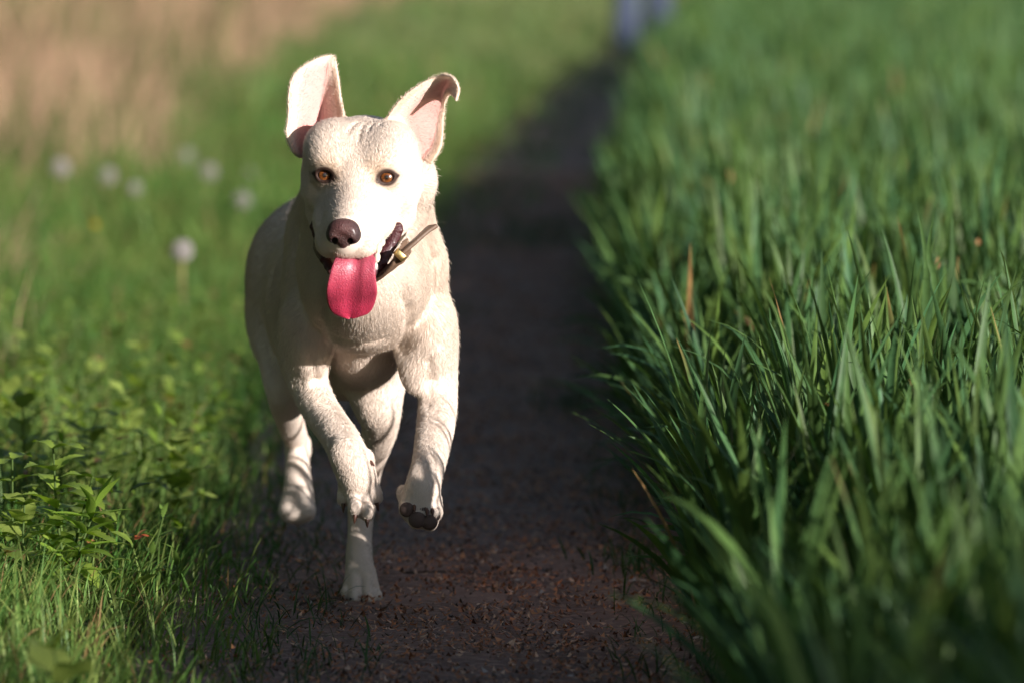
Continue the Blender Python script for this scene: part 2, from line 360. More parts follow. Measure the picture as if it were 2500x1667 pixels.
# ------------------------------------------------------------------ implicit surfaces -> one continuous mesh
class Field:
    def __init__(s, xs, ys, zs):
        s.xs, s.ys, s.zs = [np.asarray(a, dtype=np.float32) for a in (xs, ys, zs)]
        s.F = np.full((len(xs), len(ys), len(zs)), 9.0, dtype=np.float32)
    def sl(s, lo, hi):
        out = []
        for a, l, h in zip((s.xs, s.ys, s.zs), lo, hi):
            out.append(slice(max(int(np.searchsorted(a, l)) - 1, 0), min(int(np.searchsorted(a, h)) + 1, len(a))))
        return tuple(out)
    def pts(s, sl):
        return s.xs[sl[0]][:, None, None], s.ys[sl[1]][None, :, None], s.zs[sl[2]][None, None, :]
    def put(s, fn, lo, hi, k, sub=False):
        m = abs(k) + 0.012
        sl = s.sl(np.asarray(lo) - m, np.asarray(hi) + m)
        X, Y, Z = s.pts(sl); d = fn(X, Y, Z).astype(np.float32); f = s.F[sl]
        if sub:
            a, b = f, -d
            if k > 0:
                h = np.maximum(k - np.abs(a - b), 0) / k; s.F[sl] = np.maximum(a, b) + h * h * k * 0.25
            else: s.F[sl] = np.maximum(a, b)
        else:
            if k > 0:
                h = np.maximum(k - np.abs(f - d), 0) / k; s.F[sl] = np.minimum(f, d) - h * h * k * 0.25
            else: s.F[sl] = np.minimum(f, d)
    def ell(s, c, r, k=0.01, R=None, sub=False):
        c = np.asarray(c, float); r = np.asarray(r, float); R = np.eye(3) if R is None else R
        ext = np.sqrt(((R * r[None, :]) ** 2).sum(1))
        def fn(X, Y, Z):
            dx, dy, dz = X - c[0], Y - c[1], Z - c[2]
            q = [R[0, i] * dx + R[1, i] * dy + R[2, i] * dz for i in range(3)]
            k0 = np.sqrt(sum((q[i] / r[i]) ** 2 for i in range(3))); k1 = np.sqrt(sum((q[i] / r[i] ** 2) ** 2 for i in range(3))) + 1e-9
            return k0 * (k0 - 1) / k1
        s.put(fn, c - ext, c + ext, k, sub)
    def cone(s, a, b, ra, rb, k=0.01, sub=False, flat=None):
        """round cone a->b; flat = (axis vector, factor): thinner along that axis"""
        a = np.asarray(a, float); b = np.asarray(b, float); ab = b - a; L2 = (ab ** 2).sum() + 1e-12
        m = max(ra, rb)
        def fn(X, Y, Z):
            dx, dy, dz = X - a[0], Y - a[1], Z - a[2]
            t = np.clip((dx * ab[0] + dy * ab[1] + dz * ab[2]) / L2, 0, 1)
            ex, ey, ez = dx - ab[0] * t, dy - ab[1] * t, dz - ab[2] * t
            if flat is not None:
                ax = flat[0]; pr = (ex * ax[0] + ey * ax[1] + ez * ax[2]) * (flat[1] - 1)
                ex, ey, ez = ex + pr * ax[0], ey + pr * ax[1], ez + pr * ax[2]
            return np.sqrt(ex * ex + ey * ey + ez * ez) - (ra + (rb - ra) * t)
        s.put(fn, np.minimum(a, b) - m, np.maximum(a, b) + m, k, sub)
    def chain(s, pts, k=0.012, sub=False):
        for (p, r), (q, r2) in zip(pts[:-1], pts[1:]): s.cone(p, q, r, r2, k, sub)
    def shell(s, V, F, th, k):
        """thickened sheet (an ear)"""
        bv = BVHTree.FromPolygons([tuple(v) for v in V], [tuple(f) for f in F])
        V = np.asarray(V); m = th + k + 0.006
        sl = s.sl(V.min(0) - m, V.max(0) + m); X, Y, Z = s.pts(sl)
        shp = (X.shape[0], Y.shape[1], Z.shape[2]); f = s.F[sl].copy()
        D = np.full(shp, 1.0, dtype=np.float32)
        # coarse cull with a sparse sample of the sheet
        xs, ys, zs = np.meshgrid(X.ravel(), Y.ravel(), Z.ravel(), indexing='ij')
        Pn = np.stack([xs.ravel(), ys.ravel(), zs.ravel()], 1)
        near = np.full(len(Pn), 9.0)
        for i in range(0, len(V), 7): near = np.minimum(near, ((Pn - V[i]) ** 2).sum(1))
        idx = np.nonzero(near < (m + 0.010) ** 2)[0]
        Df = D.ravel(); fn = bv.find_nearest
        for i in idx:
            Df[i] = fn(Vector(Pn[i]))[3]
        d = Df.reshape(shp) - th
        h = np.maximum(k - np.abs(f - d), 0) / k
        s.F[sl] = np.minimum(f, d) - h * h * k * 0.25
    def mesh(s, smooth=1):
        Fd = s.F; S = Fd < 0
        nx, ny, nz = S.shape
        c = [S[i:nx - 1 + i, j:ny - 1 + j, k:nz - 1 + k] for i in (0, 1) for j in (0, 1) for k in (0, 1)]
        cnt = np.zeros(c[0].shape, dtype=np.int8)
        for q in c: cnt += q
        I, J, K = np.nonzero((cnt > 0) & (cnt < 8)); del cnt
        n = len(I); ids = np.full((nx - 1, ny - 1, nz - 1), -1, dtype=np.int32); ids[I, J, K] = np.arange(n)
        acc = np.zeros((n, 3)); w = np.zeros(n)
        ax = (s.xs, s.ys, s.zs)
        for a in range(3):
            o1, o2 = [o for o in range(3) if o != a]
            for u in (0, 1):
                for v in (0, 1):
                    p = [I, J, K]; p[o1] = p[o1] + u; p[o2] = p[o2] + v
                    q = list(p); q[a] = q[a] + 1
                    f0 = Fd[p[0], p[1], p[2]]; f1 = Fd[q[0], q[1], q[2]]
                    m = (f0 < 0) != (f1 < 0)
                    t = np.where(m, f0 / np.where(m, f0 - f1, 1), 0)
                    pos = [ax[o][p[o]].astype(float) for o in range(3)]
                    pos[a] = ax[a][p[a]] * (1 - t) + ax[a][q[a]] * t
                    acc[m] += np.stack(pos, 1)[m]; w[m] += 1
        V = acc / w[:, None]
        faces = []
        for a in range(3):
            o1, o2 = [(1, 2), (2, 0), (0, 1)][a]
            s0 = [slice(None)] * 3; s1 = [slice(None)] * 3
            s0[a] = slice(0, -1); s1[a] = slice(1, None)
            for o in (o1, o2): s0[o] = slice(1, -1); s1[o] = slice(1, -1)
            A = S[tuple(s0)]; B = S[tuple(s1)]
            idx = np.array(np.nonzero(A != B)); idx[o1] += 1; idx[o2] += 1
            fl = S[tuple(idx)]
            def g(d1, d2):
                q = [r.copy() for r in idx]; q[o1] += d1; q[o2] += d2
                return ids[tuple(q)]
            Q = np.stack([g(-1, -1), g(0, -1), g(0, 0), g(-1, 0)], 1)
            Q[~fl] = Q[~fl][:, ::-1]
            faces.append(Q)
        F = np.concatenate(faces); F = F[(F >= 0).all(1)]
        e = np.concatenate([F[:, [0, 1]], F[:, [1, 2]], F[:, [2, 3]], F[:, [3, 0]]])
        for _ in range(smooth):
            A = np.zeros_like(V); cn = np.bincount(e[:, 0], minlength=n) + np.bincount(e[:, 1], minlength=n)
            for d in range(3):
                A[:, d] = np.bincount(e[:, 0], V[e[:, 1], d], n) + np.bincount(e[:, 1], V[e[:, 0], d], n)
            V = V * 0.45 + (A / np.maximum(cn, 1)[:, None]) * 0.55
        return V, F
def vnormals(V, F):
    fn = np.cross(V[F[:, 2]] - V[F[:, 0]], V[F[:, 3]] - V[F[:, 1]])
    Nn = np.zeros_like(V)
    for d in range(3):
        for j in range(4): Nn[:, d] += np.bincount(F[:, j], fn[:, d], len(V))
    return Nn / (np.linalg.norm(Nn, axis=1)[:, None] + 1e-12)
# ------------------------------------------------------------------ the dog: head frame (right of picture, along the muzzle, up)
HO = P(868, 432, 6.635)
_y, _p, _r = math.radians(7), math.radians(20), math.radians(2.0)
hy = np.array([-math.sin(_y) * math.cos(_p), -math.cos(_y) * math.cos(_p), -math.sin(_p)])
hx = np.array([math.cos(_y), -math.sin(_y), -math.sin(_r)]); hx -= hy * hx.dot(hy); hx /= np.linalg.norm(hx)
hz = np.cross(hy, hx)
if hz[2] < 0: hz = -hz
HR = np.stack([hx, hy, hz], 1)
def H(x, y, z): return HO + hx * x + hy * y + hz * z
def q(px, py, Y, r): return (P(px, py, Y), RP(r, Y))
def rotx(v, deg, ax):
    return np.array(Matrix.Rotation(math.radians(deg), 3, Vector(ax)))

XS = np.arange(-0.372, -0.045, 0.0016)
YS = np.concatenate([np.arange(6.47, 6.80, 0.0016), np.arange(6.80, 7.10, 0.0032), np.arange(7.10, 7.80, 0.005)])
ZS = np.concatenate([np.arange(-0.004, 0.30, 0.0024), np.arange(0.30, 0.41, 0.0021), np.arange(0.41, 0.71, 0.0016)])
G = Field(XS, YS, ZS)
# --- torso
G.ell(P(866, 735, 7.19), (0.090, 0.225, 0.118), 0.02)                      # rib cage
G.ell(P(886, 848, 7.03), (0.049, 0.135, 0.050), 0.035)                      # brisket between the forelegs
G.ell(P(892, 680, 6.84), (0.070, 0.150, 0.080), 0.04)                     # fore chest
G.ell(P(888, 768, 6.87), (0.050, 0.090, 0.036), 0.04)
G.cone(P(835, 710, 7.2), P(795, 665, 7.45), 0.088, 0.082, 0.05)           # loin
G.cone(P(830, 800, 7.2), P(800, 740, 7.45), 0.075, 0.070, 0.05)           # belly
G.ell(P(782, 650, 7.47), (0.083, 0.13, 0.090), 0.05)                      # croup
G.ell(P(688, 755, 7.44), (0.040, 0.090, 0.100), 0.03)                     # haunch, picture left
G.ell(P(880, 745, 7.44), (0.050, 0.095, 0.105), 0.04)
# --- shoulders and neck
G.ell(P(746, 725, 6.97), (0.029, 0.070, 0.095), 0.03)
G.ell(P(1034, 730, 6.93), (0.029, 0.070, 0.100), 0.03)
G.ell(P(742, 815, 6.885), (0.026, 0.045, 0.050), 0.018)
G.ell(P(1050, 820, 6.885), (0.028, 0.045, 0.055), 0.018)
G.cone(P(892, 450, 6.78), P(888, 630, 6.85), 0.064, 0.078, 0.03)
G.cone(P(885, 440, 6.81), P(872, 580, 7.06), 0.060, 0.088, 0.03)          # crest of the neck to the withers
G.cone(P(950, 490, 6.785), P(985, 650, 6.87), 0.042, 0.048, 0.03)          # ruff, picture right
G.ell(P(1022, 440, 6.765), (0.020, 0.035, 0.030), 0.015)                   # fluffy cheek behind the jaw
# --- foreleg, picture left (folded, paw hanging)
def spline(Pn, n):
    Pn = np.asarray(Pn, float); m = len(Pn)
    Q = np.concatenate([2 * Pn[:1] - Pn[1:2], Pn, 2 * Pn[-1:] - Pn[-2:-1]])
    out = []
    for u in np.linspace(0, m - 1, n):
        i = min(int(u), m - 2); t = u - i
        a, b, c, d = Q[i], Q[i + 1], Q[i + 2], Q[i + 3]
        out.append(0.5 * ((2 * b) + (c - a) * t + (2 * a - 5 * b + 4 * c - d) * t ** 2 + (3 * b - 3 * c + d - a) * t ** 3))
    return np.array(out)
def limb(pts, k=0.012):
    """a leg as one smooth run of round sections; the first joints melt into the trunk, the rest stay slim"""
    A = spline(pts, 5 * len(pts))
    Q = [q(a[0], a[1], a[2], a[3] * 0.93) for a in A]
    pts_ = np.array([p for p, _ in Q]); rs_ = [r_ for _, r_ in Q]
    def fn(X, Y, Z):
        d = None
        for i in range(len(Q) - 1):
            a, b = pts_[i], pts_[i + 1]; ab = b - a; L2 = (ab ** 2).sum() + 1e-12
            dx, dy, dz = X - a[0], Y - a[1], Z - a[2]
            t = np.clip((dx * ab[0] + dy * ab[1] + dz * ab[2]) / L2, 0, 1)
            e = np.sqrt((dx - ab[0] * t) ** 2 + (dy - ab[1] * t) ** 2 + (dz - ab[2] * t) ** 2) - (rs_[i] + (rs_[i + 1] - rs_[i]) * t)
            d = e if d is None else np.minimum(d, e)
        return d
    m = max(rs_); G.put(fn, pts_.min(0) - m, pts_.max(0) + m, k)
limb([(755, 785, 6.88, 60), (740, 868, 6.90, 58), (751, 931, 6.895, 50), (783, 1001, 6.86, 47), (832, 1072, 6.80, 47), (856, 1125, 6.78, 50), (870, 1165, 6.785, 49), (876, 1190, 6.795, 44)], 0.026)
G.ell(P(770, 845, 6.865), (0.013, 0.016, 0.034), 0.02)
G.ell(P(845, 1105, 6.765), (0.018, 0.014, 0.020), 0.012)
for (x0, y0, x1, y1, Y1, r) in ((850, 1165, 840, 1226, 6.80, 17), (864, 1170, 868, 1252, 6.775, 18), (884, 1170, 897, 1262, 6.775, 18), (896, 1160, 917, 1222, 6.795, 17)):
    G.cone(P(x0, y0, 6.79), P(x1, y1 - 8, Y1), RP(r + 2, 6.8), RP(r, 6.8), 0.006)
    G.ell(P(x1, y1 - 16, Y1 - 0.007), (0.0078, 0.009, 0.0115), 0.003)
G.ell(P(897, 1122, 6.80), (0.0075, 0.007, 0.012), 0.014)                   # dew claw lump
# --- foreleg, picture right (reaching, pads showing)
limb([(1040, 790, 6.88, 62), (1050, 862, 6.90, 61), (1069, 945, 6.895, 50), (1066, 1020, 6.86, 49), (1056, 1085, 6.81, 46), (1045, 1140, 6.775, 43), (1033, 1185, 6.758, 46), (1027, 1228, 6.76, 51)], 0.026)
G.ell(P(1010, 885, 6.87), (0.017, 0.018, 0.036), 0.02)
G.ell(P(1027, 1238, 6.765), (0.0245, 0.022, 0.021), 0.01)
for (x0, y0, r) in ((996, 1245, 20), (1018, 1266, 24), (1047, 1272, 23), (1063, 1250, 18)):
    G.ell(P(x0, y0, 6.748), (RP(r, 6.75), 0.013, RP(r, 6.75)), 0.005)
G.ell(P(983, 1204, 6.775), (0.007, 0.008, 0.011), 0.006)
# --- hind leg, picture left (lifted)
limb([(690, 790, 7.42, 75), (684, 890, 7.33, 52), (692, 960, 7.29, 44), (707, 1025, 7.36, 36), (727, 1085, 7.43, 30)], 0.03)
G.ell(P(742, 1098, 7.45), (0.010, 0.016, 0.014), 0.01)
limb([(727, 1085, 7.43, 32), (726, 1140, 7.40, 33), (728, 1195, 7.37, 39), (725, 1235, 7.355, 47)], 0.008)
for (x0, y0, r) in ((701, 1250, 20), (717, 1256, 21), (736, 1256, 21), (752, 1249, 19)):
    G.ell(P(x0, y0 - 2, 7.345), (RP(r, 7.36), 0.014, RP(r, 7.36)), 0.008)
# --- hind leg, picture right (bearing on the ground)
limb([(890, 790, 7.38, 75), (925, 900, 7.17, 58), (932, 975, 7.06, 54), (926, 1050, 7.09, 46), (908, 1125, 7.15, 34), (898, 1165, 7.17, 30)], 0.03)
G.ell(P(900, 930, 7.06), (0.022, 0.03, 0.05), 0.02)
limb([(898, 1165, 7.17, 30), (884, 1230, 7.14, 34), (879, 1300, 7.10, 32), (877, 1365, 7.07, 36), (881, 1400, 7.05, 39)], 0.008)
for (x0, y0, x1, y1, Y1, r) in ((860, 1395, 845, 1456, 7.03, 14), (867, 1400, 865, 1467, 7.00, 15), (895, 1400, 901, 1470, 7.00, 15.5), (902, 1395, 920, 1464, 7.025, 14.5)):
    G.cone(P(x0, y0, 7.045), P(x1, y1, Y1), RP(r + 2, 7), RP(r, 7), 0.003)
    G.ell(P(x1, y1 - 8, Y1 - 0.006), (0.0078, 0.012, 0.0095), 0.002)
# --- tail, carried behind
G.chain([(P(775, 560, 7.58), 0.026), (P(765, 545, 7.66), 0.020), (P(750, 560, 7.73), 0.014), (P(742, 590, 7.77), 0.009)], 0.02)
# --- head
def he(x, y, z, rx, ry, rz, k=0.01, sub=False, R=None): G.ell(H(x, y, z), (rx, ry, rz), k, HR if R is None else R, sub)
def he2(x, *a, **k): he(x, *a, **k); he(-x, *a, **k)
he(0, -0.058, -0.006, 0.062, 0.080, 0.050, 0.02)                           # skull
he2(0.037, -0.040, 0.021, 0.029, 0.046, 0.028, 0.018)                      # flat, broad top of the skull
he2(0.046, -0.050, -0.026, 0.025, 0.050, 0.038, 0.015)                     # cheeks
he2(0.030, -0.012, 0.017, 0.021, 0.020, 0.015, 0.012)                     # brows
G.cone(H(0, 0.0, -0.026), H(0, 0.084, -0.040), 0.038, 0.0262, 0.016, flat=(hz, 1.22))
G.cone(H(0.0, 0.012, -0.014), H(0.0, 0.088, -0.026), 0.017, 0.014, 0.014) # bridge of the nose
he2(0.019, 0.062, -0.053, 0.020, 0.036, 0.0185, 0.010)                    # flews
he2(0.033, 0.012, -0.046, 0.0155, 0.042, 0.020, 0.012)
he(0, 0.090, -0.051, 0.014, 0.013, 0.012, 0.008)
# lower jaw, hanging open
for sx in (1, -1):
    G.chain([(H(0.043 * sx, -0.035, -0.060), 0.022), (H(0.032 * sx, -0.002, -0.088), 0.014), (H(0.018 * sx, 0.038, -0.108), 0.010)], 0.008)
G.chain([(H(0, -0.03, -0.088), 0.030), (H(0, 0.010, -0.106), 0.020), (H(0, 0.042, -0.114), 0.013)], 0.012)
he(0, -0.028, -0.070, 0.043, 0.030, 0.030, 0.01)                          # back of the mouth
# the open mouth, cut as a wedge from the corner of the lips forwards
def wedge(X, Y, Z):
    dx, dy, dz = X - HO[0], Y - HO[1], Z - HO[2]
    ly = dx * hy[0] + dy * hy[1] + dz * hy[2]; lz = dx * hz[0] + dy * hz[1] + dz * hz[2]; lx = dx * hx[0] + dy * hx[1] + dz * hx[2]
    y0 = 0.004; z0 = -0.0665
    t = ly - y0
    up = (lz - z0) + 0.06 * t; lo = (z0 - lz) - 0.62 * t
    return np.maximum(np.maximum(up, lo) * 0.9, np.abs(lx) - 0.08)
G.put(wedge, H(0, 0.05, -0.08) - 0.09, H(0, 0.05, -0.08) + 0.09, 0.004, sub=True)
he(0, 0.012, -0.084, 0.026, 0.045, 0.015, 0.004, sub=True)                # hollow between the jaw bones
# eyes: lids round each eyeball, then the almond opening
EYES = []
for sx in (-1, 1):
    ec = H(0.0366 * sx, -0.0005, 0.0); gd = np.array([-ec[0] * 0.7 + 0.01, -ec[1], CAM_H - ec[2]]); gd /= np.linalg.norm(gd)
    gx_ = np.cross(gd, [0, 0, 1.0]); gx_ /= np.linalg.norm(gx_); gz_ = np.cross(gx_, gd)
    if gz_[2] < 0: gz_ = -gz_
    # the opening slants a little up at its outer corner
    tl = math.radians(-8 * sx if sx > 0 else 8)
    ax_ = gx_ * math.cos(tl) + gz_ * math.sin(tl); az_ = -gx_ * math.sin(tl) + gz_ * math.cos(tl)
    if ax_[0] < 0: ax_ = -ax_
    RE = np.stack([ax_, gd, az_], 1)
    G.ell(ec - gd * 0.001, (0.0148, 0.0135, 0.0128), 0.008, RE)
    G.ell(ec + gd * 0.012, (0.0084, 0.0135, 0.0055), 0.002, RE, sub=True)
    EYES.append((ec, gd, RE, sx))
# wrinkles on the forehead
def hit(px, py):
    for Y in np.arange(6.58, 6.80, 0.0008):
        p = P(px, py, Y); i = [min(int(np.searchsorted(g, v)), len(g) - 1) for g, v in zip((XS, YS, ZS), p)]
        if G.F[i[0], i[1], i[2]] < 0: return p
    return p
FOLDS = [[hit(*c) for c in pl] for pl in (((850, 326), (856, 314), (866, 304), (874, 300)), ((876, 345), (880, 328), (884, 314), (892, 302)), ((902, 322), (905, 312), (912, 303)), ((925, 310), (929, 303), (936, 299)))]
for pl in FOLDS:
    for a, b in zip(pl[:-1], pl[1:]): G.cone(a, b, 0.0005, 0.0005, 0.005, sub=True)
# soft folds of skin: chest to upper arm, sternum, jaw line
def hit2(px, py):
    for Y in np.arange(6.55, 7.3, 0.002):
        p = P(px, py, Y); i = [min(int(np.searchsorted(g, v)), len(g) - 1) for g, v in zip((XS, YS, ZS), p)]
        if G.F[i[0], i[1], i[2]] < 0: return p
    return p
for pl, w_, k_ in ((((800, 715), (786, 760), (784, 805), (800, 845)), 0.0012, 0.020), (((985, 720), (1000, 765), (998, 810), (982, 850)), 0.0012, 0.020),
                   (((770, 812), (815, 826), (860, 836)), 0.0010, 0.014), (((985, 838), (940, 830), (905, 838)), 0.0010, 0.014),
                   (((1048, 880), (1052, 930), (1046, 985)), 0.0008, 0.012), (((762, 870), (775, 930), (800, 985)), 0.0008, 0.012),
                   (((1035, 560), (1062, 640), (1060, 720)), 0.0008, 0.016)):
    hp = [hit2(*c) for c in pl]
    for a, b in zip(hp[:-1], hp[1:]):
        if abs(a[1] - b[1]) < 0.06: G.cone(a, b, w_, w_, k_, sub=True)
# ears
def ear_sheet(rows, nu=26, nv=18):
    A = np.array([[P(*c) for c in r] for r in rows])
    B = np.array([spline(r, nv) for r in A]); C = spline(B, nu)
    V = C.reshape(-1, 3); i = (np.arange(nu - 1)[:, None] * nv + np.arange(nv - 1)[None, :])
    return V, np.stack([i, i + 1, i + nv + 1, i + nv], -1).reshape(-1, 4), nu, nv
EAR_L = ear_sheet([
    [(716, 372, 6.690), (735, 385, 6.712), (765, 375, 6.730), (800, 345, 6.726), (838, 305, 6.700)],
    [(700, 330, 6.685), (722, 338, 6.702), (758, 328, 6.732), (793, 300, 6.734), (838, 275, 6.706)],
    [(704, 285, 6.690), (728, 280, 6.704), (762, 270, 6.728), (789, 250, 6.736), (831, 240, 6.716)],
    [(705, 232, 6.697), (730, 222, 6.707), (765, 210, 6.722), (794, 205, 6.732), (826, 200, 6.722)],
    [(716, 188, 6.704), (745, 178, 6.712), (772, 172, 6.722), (798, 168, 6.728), (821, 165, 6.726)],
    [(745, 160, 6.712), (768, 153, 6.718), (786, 149, 6.723), (803, 147, 6.727), (817, 147, 6.727)],
    [(780, 143, 6.720), (790, 140, 6.722), (799, 138, 6.724), (807, 137, 6.725), (812, 137, 6.725)]])
EAR_R = ear_sheet([
    [(940, 300, 6.680), (970, 330, 6.702), (1003, 360, 6.718), (1032, 388, 6.722), (1052, 400, 6.715)],
    [(962, 265, 6.676), (992, 290, 6.694), (1025, 322, 6.712), (1055, 350, 6.720), (1076, 358, 6.714)],
    [(992, 232, 6.672), (1015, 252, 6.686), (1043, 276, 6.704), (1065, 296, 6.714), (1080, 305, 6.712)],
    [(1028, 207, 6.672), (1047, 222, 6.682), (1064, 240, 6.696), (1077, 256, 6.704), (1084, 264, 6.704)],
    [(1058, 192, 6.674), (1072, 200, 6.680), (1082, 212, 6.690), (1088, 226, 6.694), (1088, 238, 6.690)],
    [(1082, 185, 6.668), (1092, 190, 6.670), (1099, 200, 6.674), (1103, 214, 6.674), (1099, 230, 6.668)],
    [(1103, 190, 6.655), (1110, 197, 6.656), (1114, 208, 6.656), (1114, 222, 6.654), (1110, 238, 6.650)],
    [(1115, 206, 6.646), (1118, 214, 6.646), (1119, 225, 6.645), (1117, 236, 6.643), (1113, 246, 6.641)]])
for E in (EAR_L, EAR_R): G.shell(E[0], E[1], 0.0018, 0.006)
DV, DF = G.mesh(smooth=3)
del G
DN = vnormals(DV, DF)
HL = (DV - HO) @ HR                                                        # head coordinates of every vertex

# --- the coat's own colours
def sstep(a, b, x): t = np.clip((x - a) / (b - a), 0, 1); return t * t * (3 - 2 * t)
def mixc(c, col, w): return c * (1 - w[:, None]) + np.array(col)[None, :] * w[:, None]
nz = wob(DV[:, 0] * 1.0, DV[:, 2] + DV[:, 1], 26.0) * 0.5 + wob(DV[:, 0], DV[:, 2] - DV[:, 1], 61.0, 2.0) * 0.5
CREAM = np.array([0.79, 0.67, 0.575])
DC = np.tile(CREAM, (len(DV), 1)) * (1 + 0.05 * nz)[:, None]
torso = sstep(0.30, 0.36, DV[:, 2]) * sstep(6.72, 6.80, DV[:, 1]) * (0.55 + 0.35 * wob(DV[:, 0] + DV[:, 1], DV[:, 2], 13.0, 4.0))
DC = mixc(DC, (0.68, 0.53, 0.41), np.clip(torso, 0, 1) * 0.55)
inhead = (HL[:, 2] > -0.16) & (DV[:, 1] < 6.80)
x_, y_, z_ = HL.T
DC = mixc(DC, (0.70, 0.50, 0.32), 0.45 * np.exp(-((np.abs(x_) - 0.028) ** 2 / 0.016 ** 2 + (z_ - 0.012) ** 2 / 0.016 ** 2)) * inhead)
DC = mixc(DC, (0.66, 0.52, 0.42), 0.55 * np.exp(-((y_ - 0.095) ** 2 / 0.018 ** 2 + x_ ** 2 / 0.03 ** 2 + (z_ + 0.035) ** 2 / 0.025 ** 2)) * inhead)
bare = np.zeros(len(DV)); short = np.zeros(len(DV))
# lips and the lining of the mouth
t_ = y_ - 0.004
upd = (z_ + 0.0665) + 0.06 * t_; lod = (-0.0665 - z_) - 0.62 * t_
inw = np.maximum(upd, lod)
mouth = inhead * (1 - sstep(0.0005, 0.0032, inw)) * (t_ > -0.010) * (np.abs(x_) < 0.07)
holl = inhead * (((x_ / 0.0275) ** 2 + ((y_ - 0.012) / 0.0465) ** 2 + ((z_ + 0.084) / 0.0165) ** 2) < 1)
mouth = np.maximum(mouth, holl)
DC = mixc(DC, (0.085, 0.022, 0.022), mouth); bare = np.maximum(bare, mouth)
# eye rims and the dark corners
for ec, gd, RE, sx in EYES:
    e = (DV - ec) @ RE
    r = np.sqrt((e[:, 0] / 0.0090) ** 2 + (e[:, 2] / 0.0072) ** 2)
    w = (1 - sstep(1.2, 1.85, r)) * (e[:, 1] > -0.004) * inhead
    oc = np.exp(-(((e[:, 0] - 0.0125 * sx) / 0.0045) ** 2 + ((e[:, 2] - 0.0005) / 0.0022) ** 2)) * (e[:, 1] > -0.01)
    ic = np.exp(-(((e[:, 0] + 0.0115 * sx) / 0.0045) ** 2 + ((e[:, 2] + 0.003) / 0.0022) ** 2)) * (e[:, 1] > -0.01)
    w = np.clip(w + 0.9 * oc * inhead + 0.75 * ic * inhead, 0, 1)
    DC = mixc(DC, (0.045, 0.024, 0.018), w); bare = np.maximum(bare, w > 0.35)
    w2 = (1 - sstep(1.5, 2.6, r)) * (e[:, 1] > -0.01) * inhead * 0.35
    DC = mixc(DC, (0.45, 0.27, 0.15), w2 * (1 - w))
nbare = inhead * (((x_ / 0.024) ** 2 + ((y_ - 0.106) / 0.020) ** 2 + ((z_ + 0.030) / 0.021) ** 2) < 1)
bare = np.maximum(bare, nbare)
DC = mixc(DC, (0.02, 0.01, 0.01), 1.0 * inhead * (((x_ / 0.018) ** 2 + ((y_ - 0.110) / 0.014) ** 2 + ((z_ + 0.033) / 0.0085) ** 2) < 1))
# pink, thinly haired inside of the ears, tan margins
earw = np.zeros(len(DV))
for (EV, EF, nu, nv) in (EAR_L, EAR_R):
    bv = BVHTree.FromPolygons([tuple(v) for v in EV], [tuple(f) for f in EF])
    lo, hi = EV.min(0) - 0.008, EV.max(0) + 0.008
    idx = np.nonzero(((DV > lo) & (DV < hi)).all(1))[0]
    for i in idx:
        co, no, fi, d = bv.find_nearest(Vector(DV[i]))
        if d > 0.006: continue
        u, v = (fi // (nv - 1)) / (nu - 2), (fi % (nv - 1)) / (nv - 2)
        dm = min(v, 1 - v, (1 - u) * 1.5) * 2
        face = -DN[i][1] > 0.05                                           # turned to the front
        wgt = max(0.0, min(1.0, 1 - abs(d - 0.0024) / 0.003))
        earw[i] = wgt
        if face and u < 0.93:
            pk = wgt * max(0, min(1, (dm - 0.14) / 0.42)) * (0.85 if u < 0.68 else max(0, 0.85 - (u - 0.68) * 4))
            DC[i] = DC[i] * (1 - pk) + np.array([0.62, 0.25, 0.24]) * pk; short[i] = max(short[i], pk)
        ed = wgt * max(0, 1 - dm / 0.16)
        DC[i] = DC[i] * (1 - ed * 0.5) + np.array([0.66, 0.40, 0.22]) * ed * 0.5
short = np.maximum(short, earw * 0.6)
bare = np.asarray(bare, float)

def coat_mat():
    m, nt, b = new_mat('dog_coat')
    a = N(nt, 'ShaderNodeAttribute', attribute_name='tint')
    nt.links.new(a.outputs['Color'], b.inputs['Base Color'])
    b.inputs['Roughness'].default_value = 0.6; b.inputs['Specular IOR Level'].default_value = 0.25
    tc = N(nt, 'ShaderNodeTexCoord'); t = N(nt, 'ShaderNodeTexNoise'); t.inputs['Scale'].default_value = 320; t.inputs['Detail'].default_value = 3
    nt.links.new(tc.outputs['Object'], t.inputs['Vector'])
    bp = N(nt, 'ShaderNodeBump'); bp.inputs['Strength'].default_value = 0.08; bp.inputs['Distance'].default_value = 0.001
    nt.links.new(t.outputs[0], bp.inputs['Height']); nt.links.new(bp.outputs[0], b.inputs['Normal'])
    return m
def fur_mat():
    m, nt, b = new_mat('dog_fur')
    a = N(nt, 'ShaderNodeAttribute', attribute_name='tint')
    nt.links.new(a.outputs['Color'], b.inputs['Base Color'])
    b.inputs['Roughness'].default_value = 0.5; b.inputs['Specular IOR Level'].default_value = 0.3
    return m
M['coat'] = coat_mat(); M['fur'] = fur_mat()
dog = empty('dog', tuple(P(890, 1483, 7.03) * np.array([1, 1, 0])), 'cream short-haired dog galloping towards the camera on the dirt path, tongue out and ears flying', 'dog')
settle(dog); update()
body = settle(mesh_np('body', DV, DF, M['coat'], dog, cols=DC))

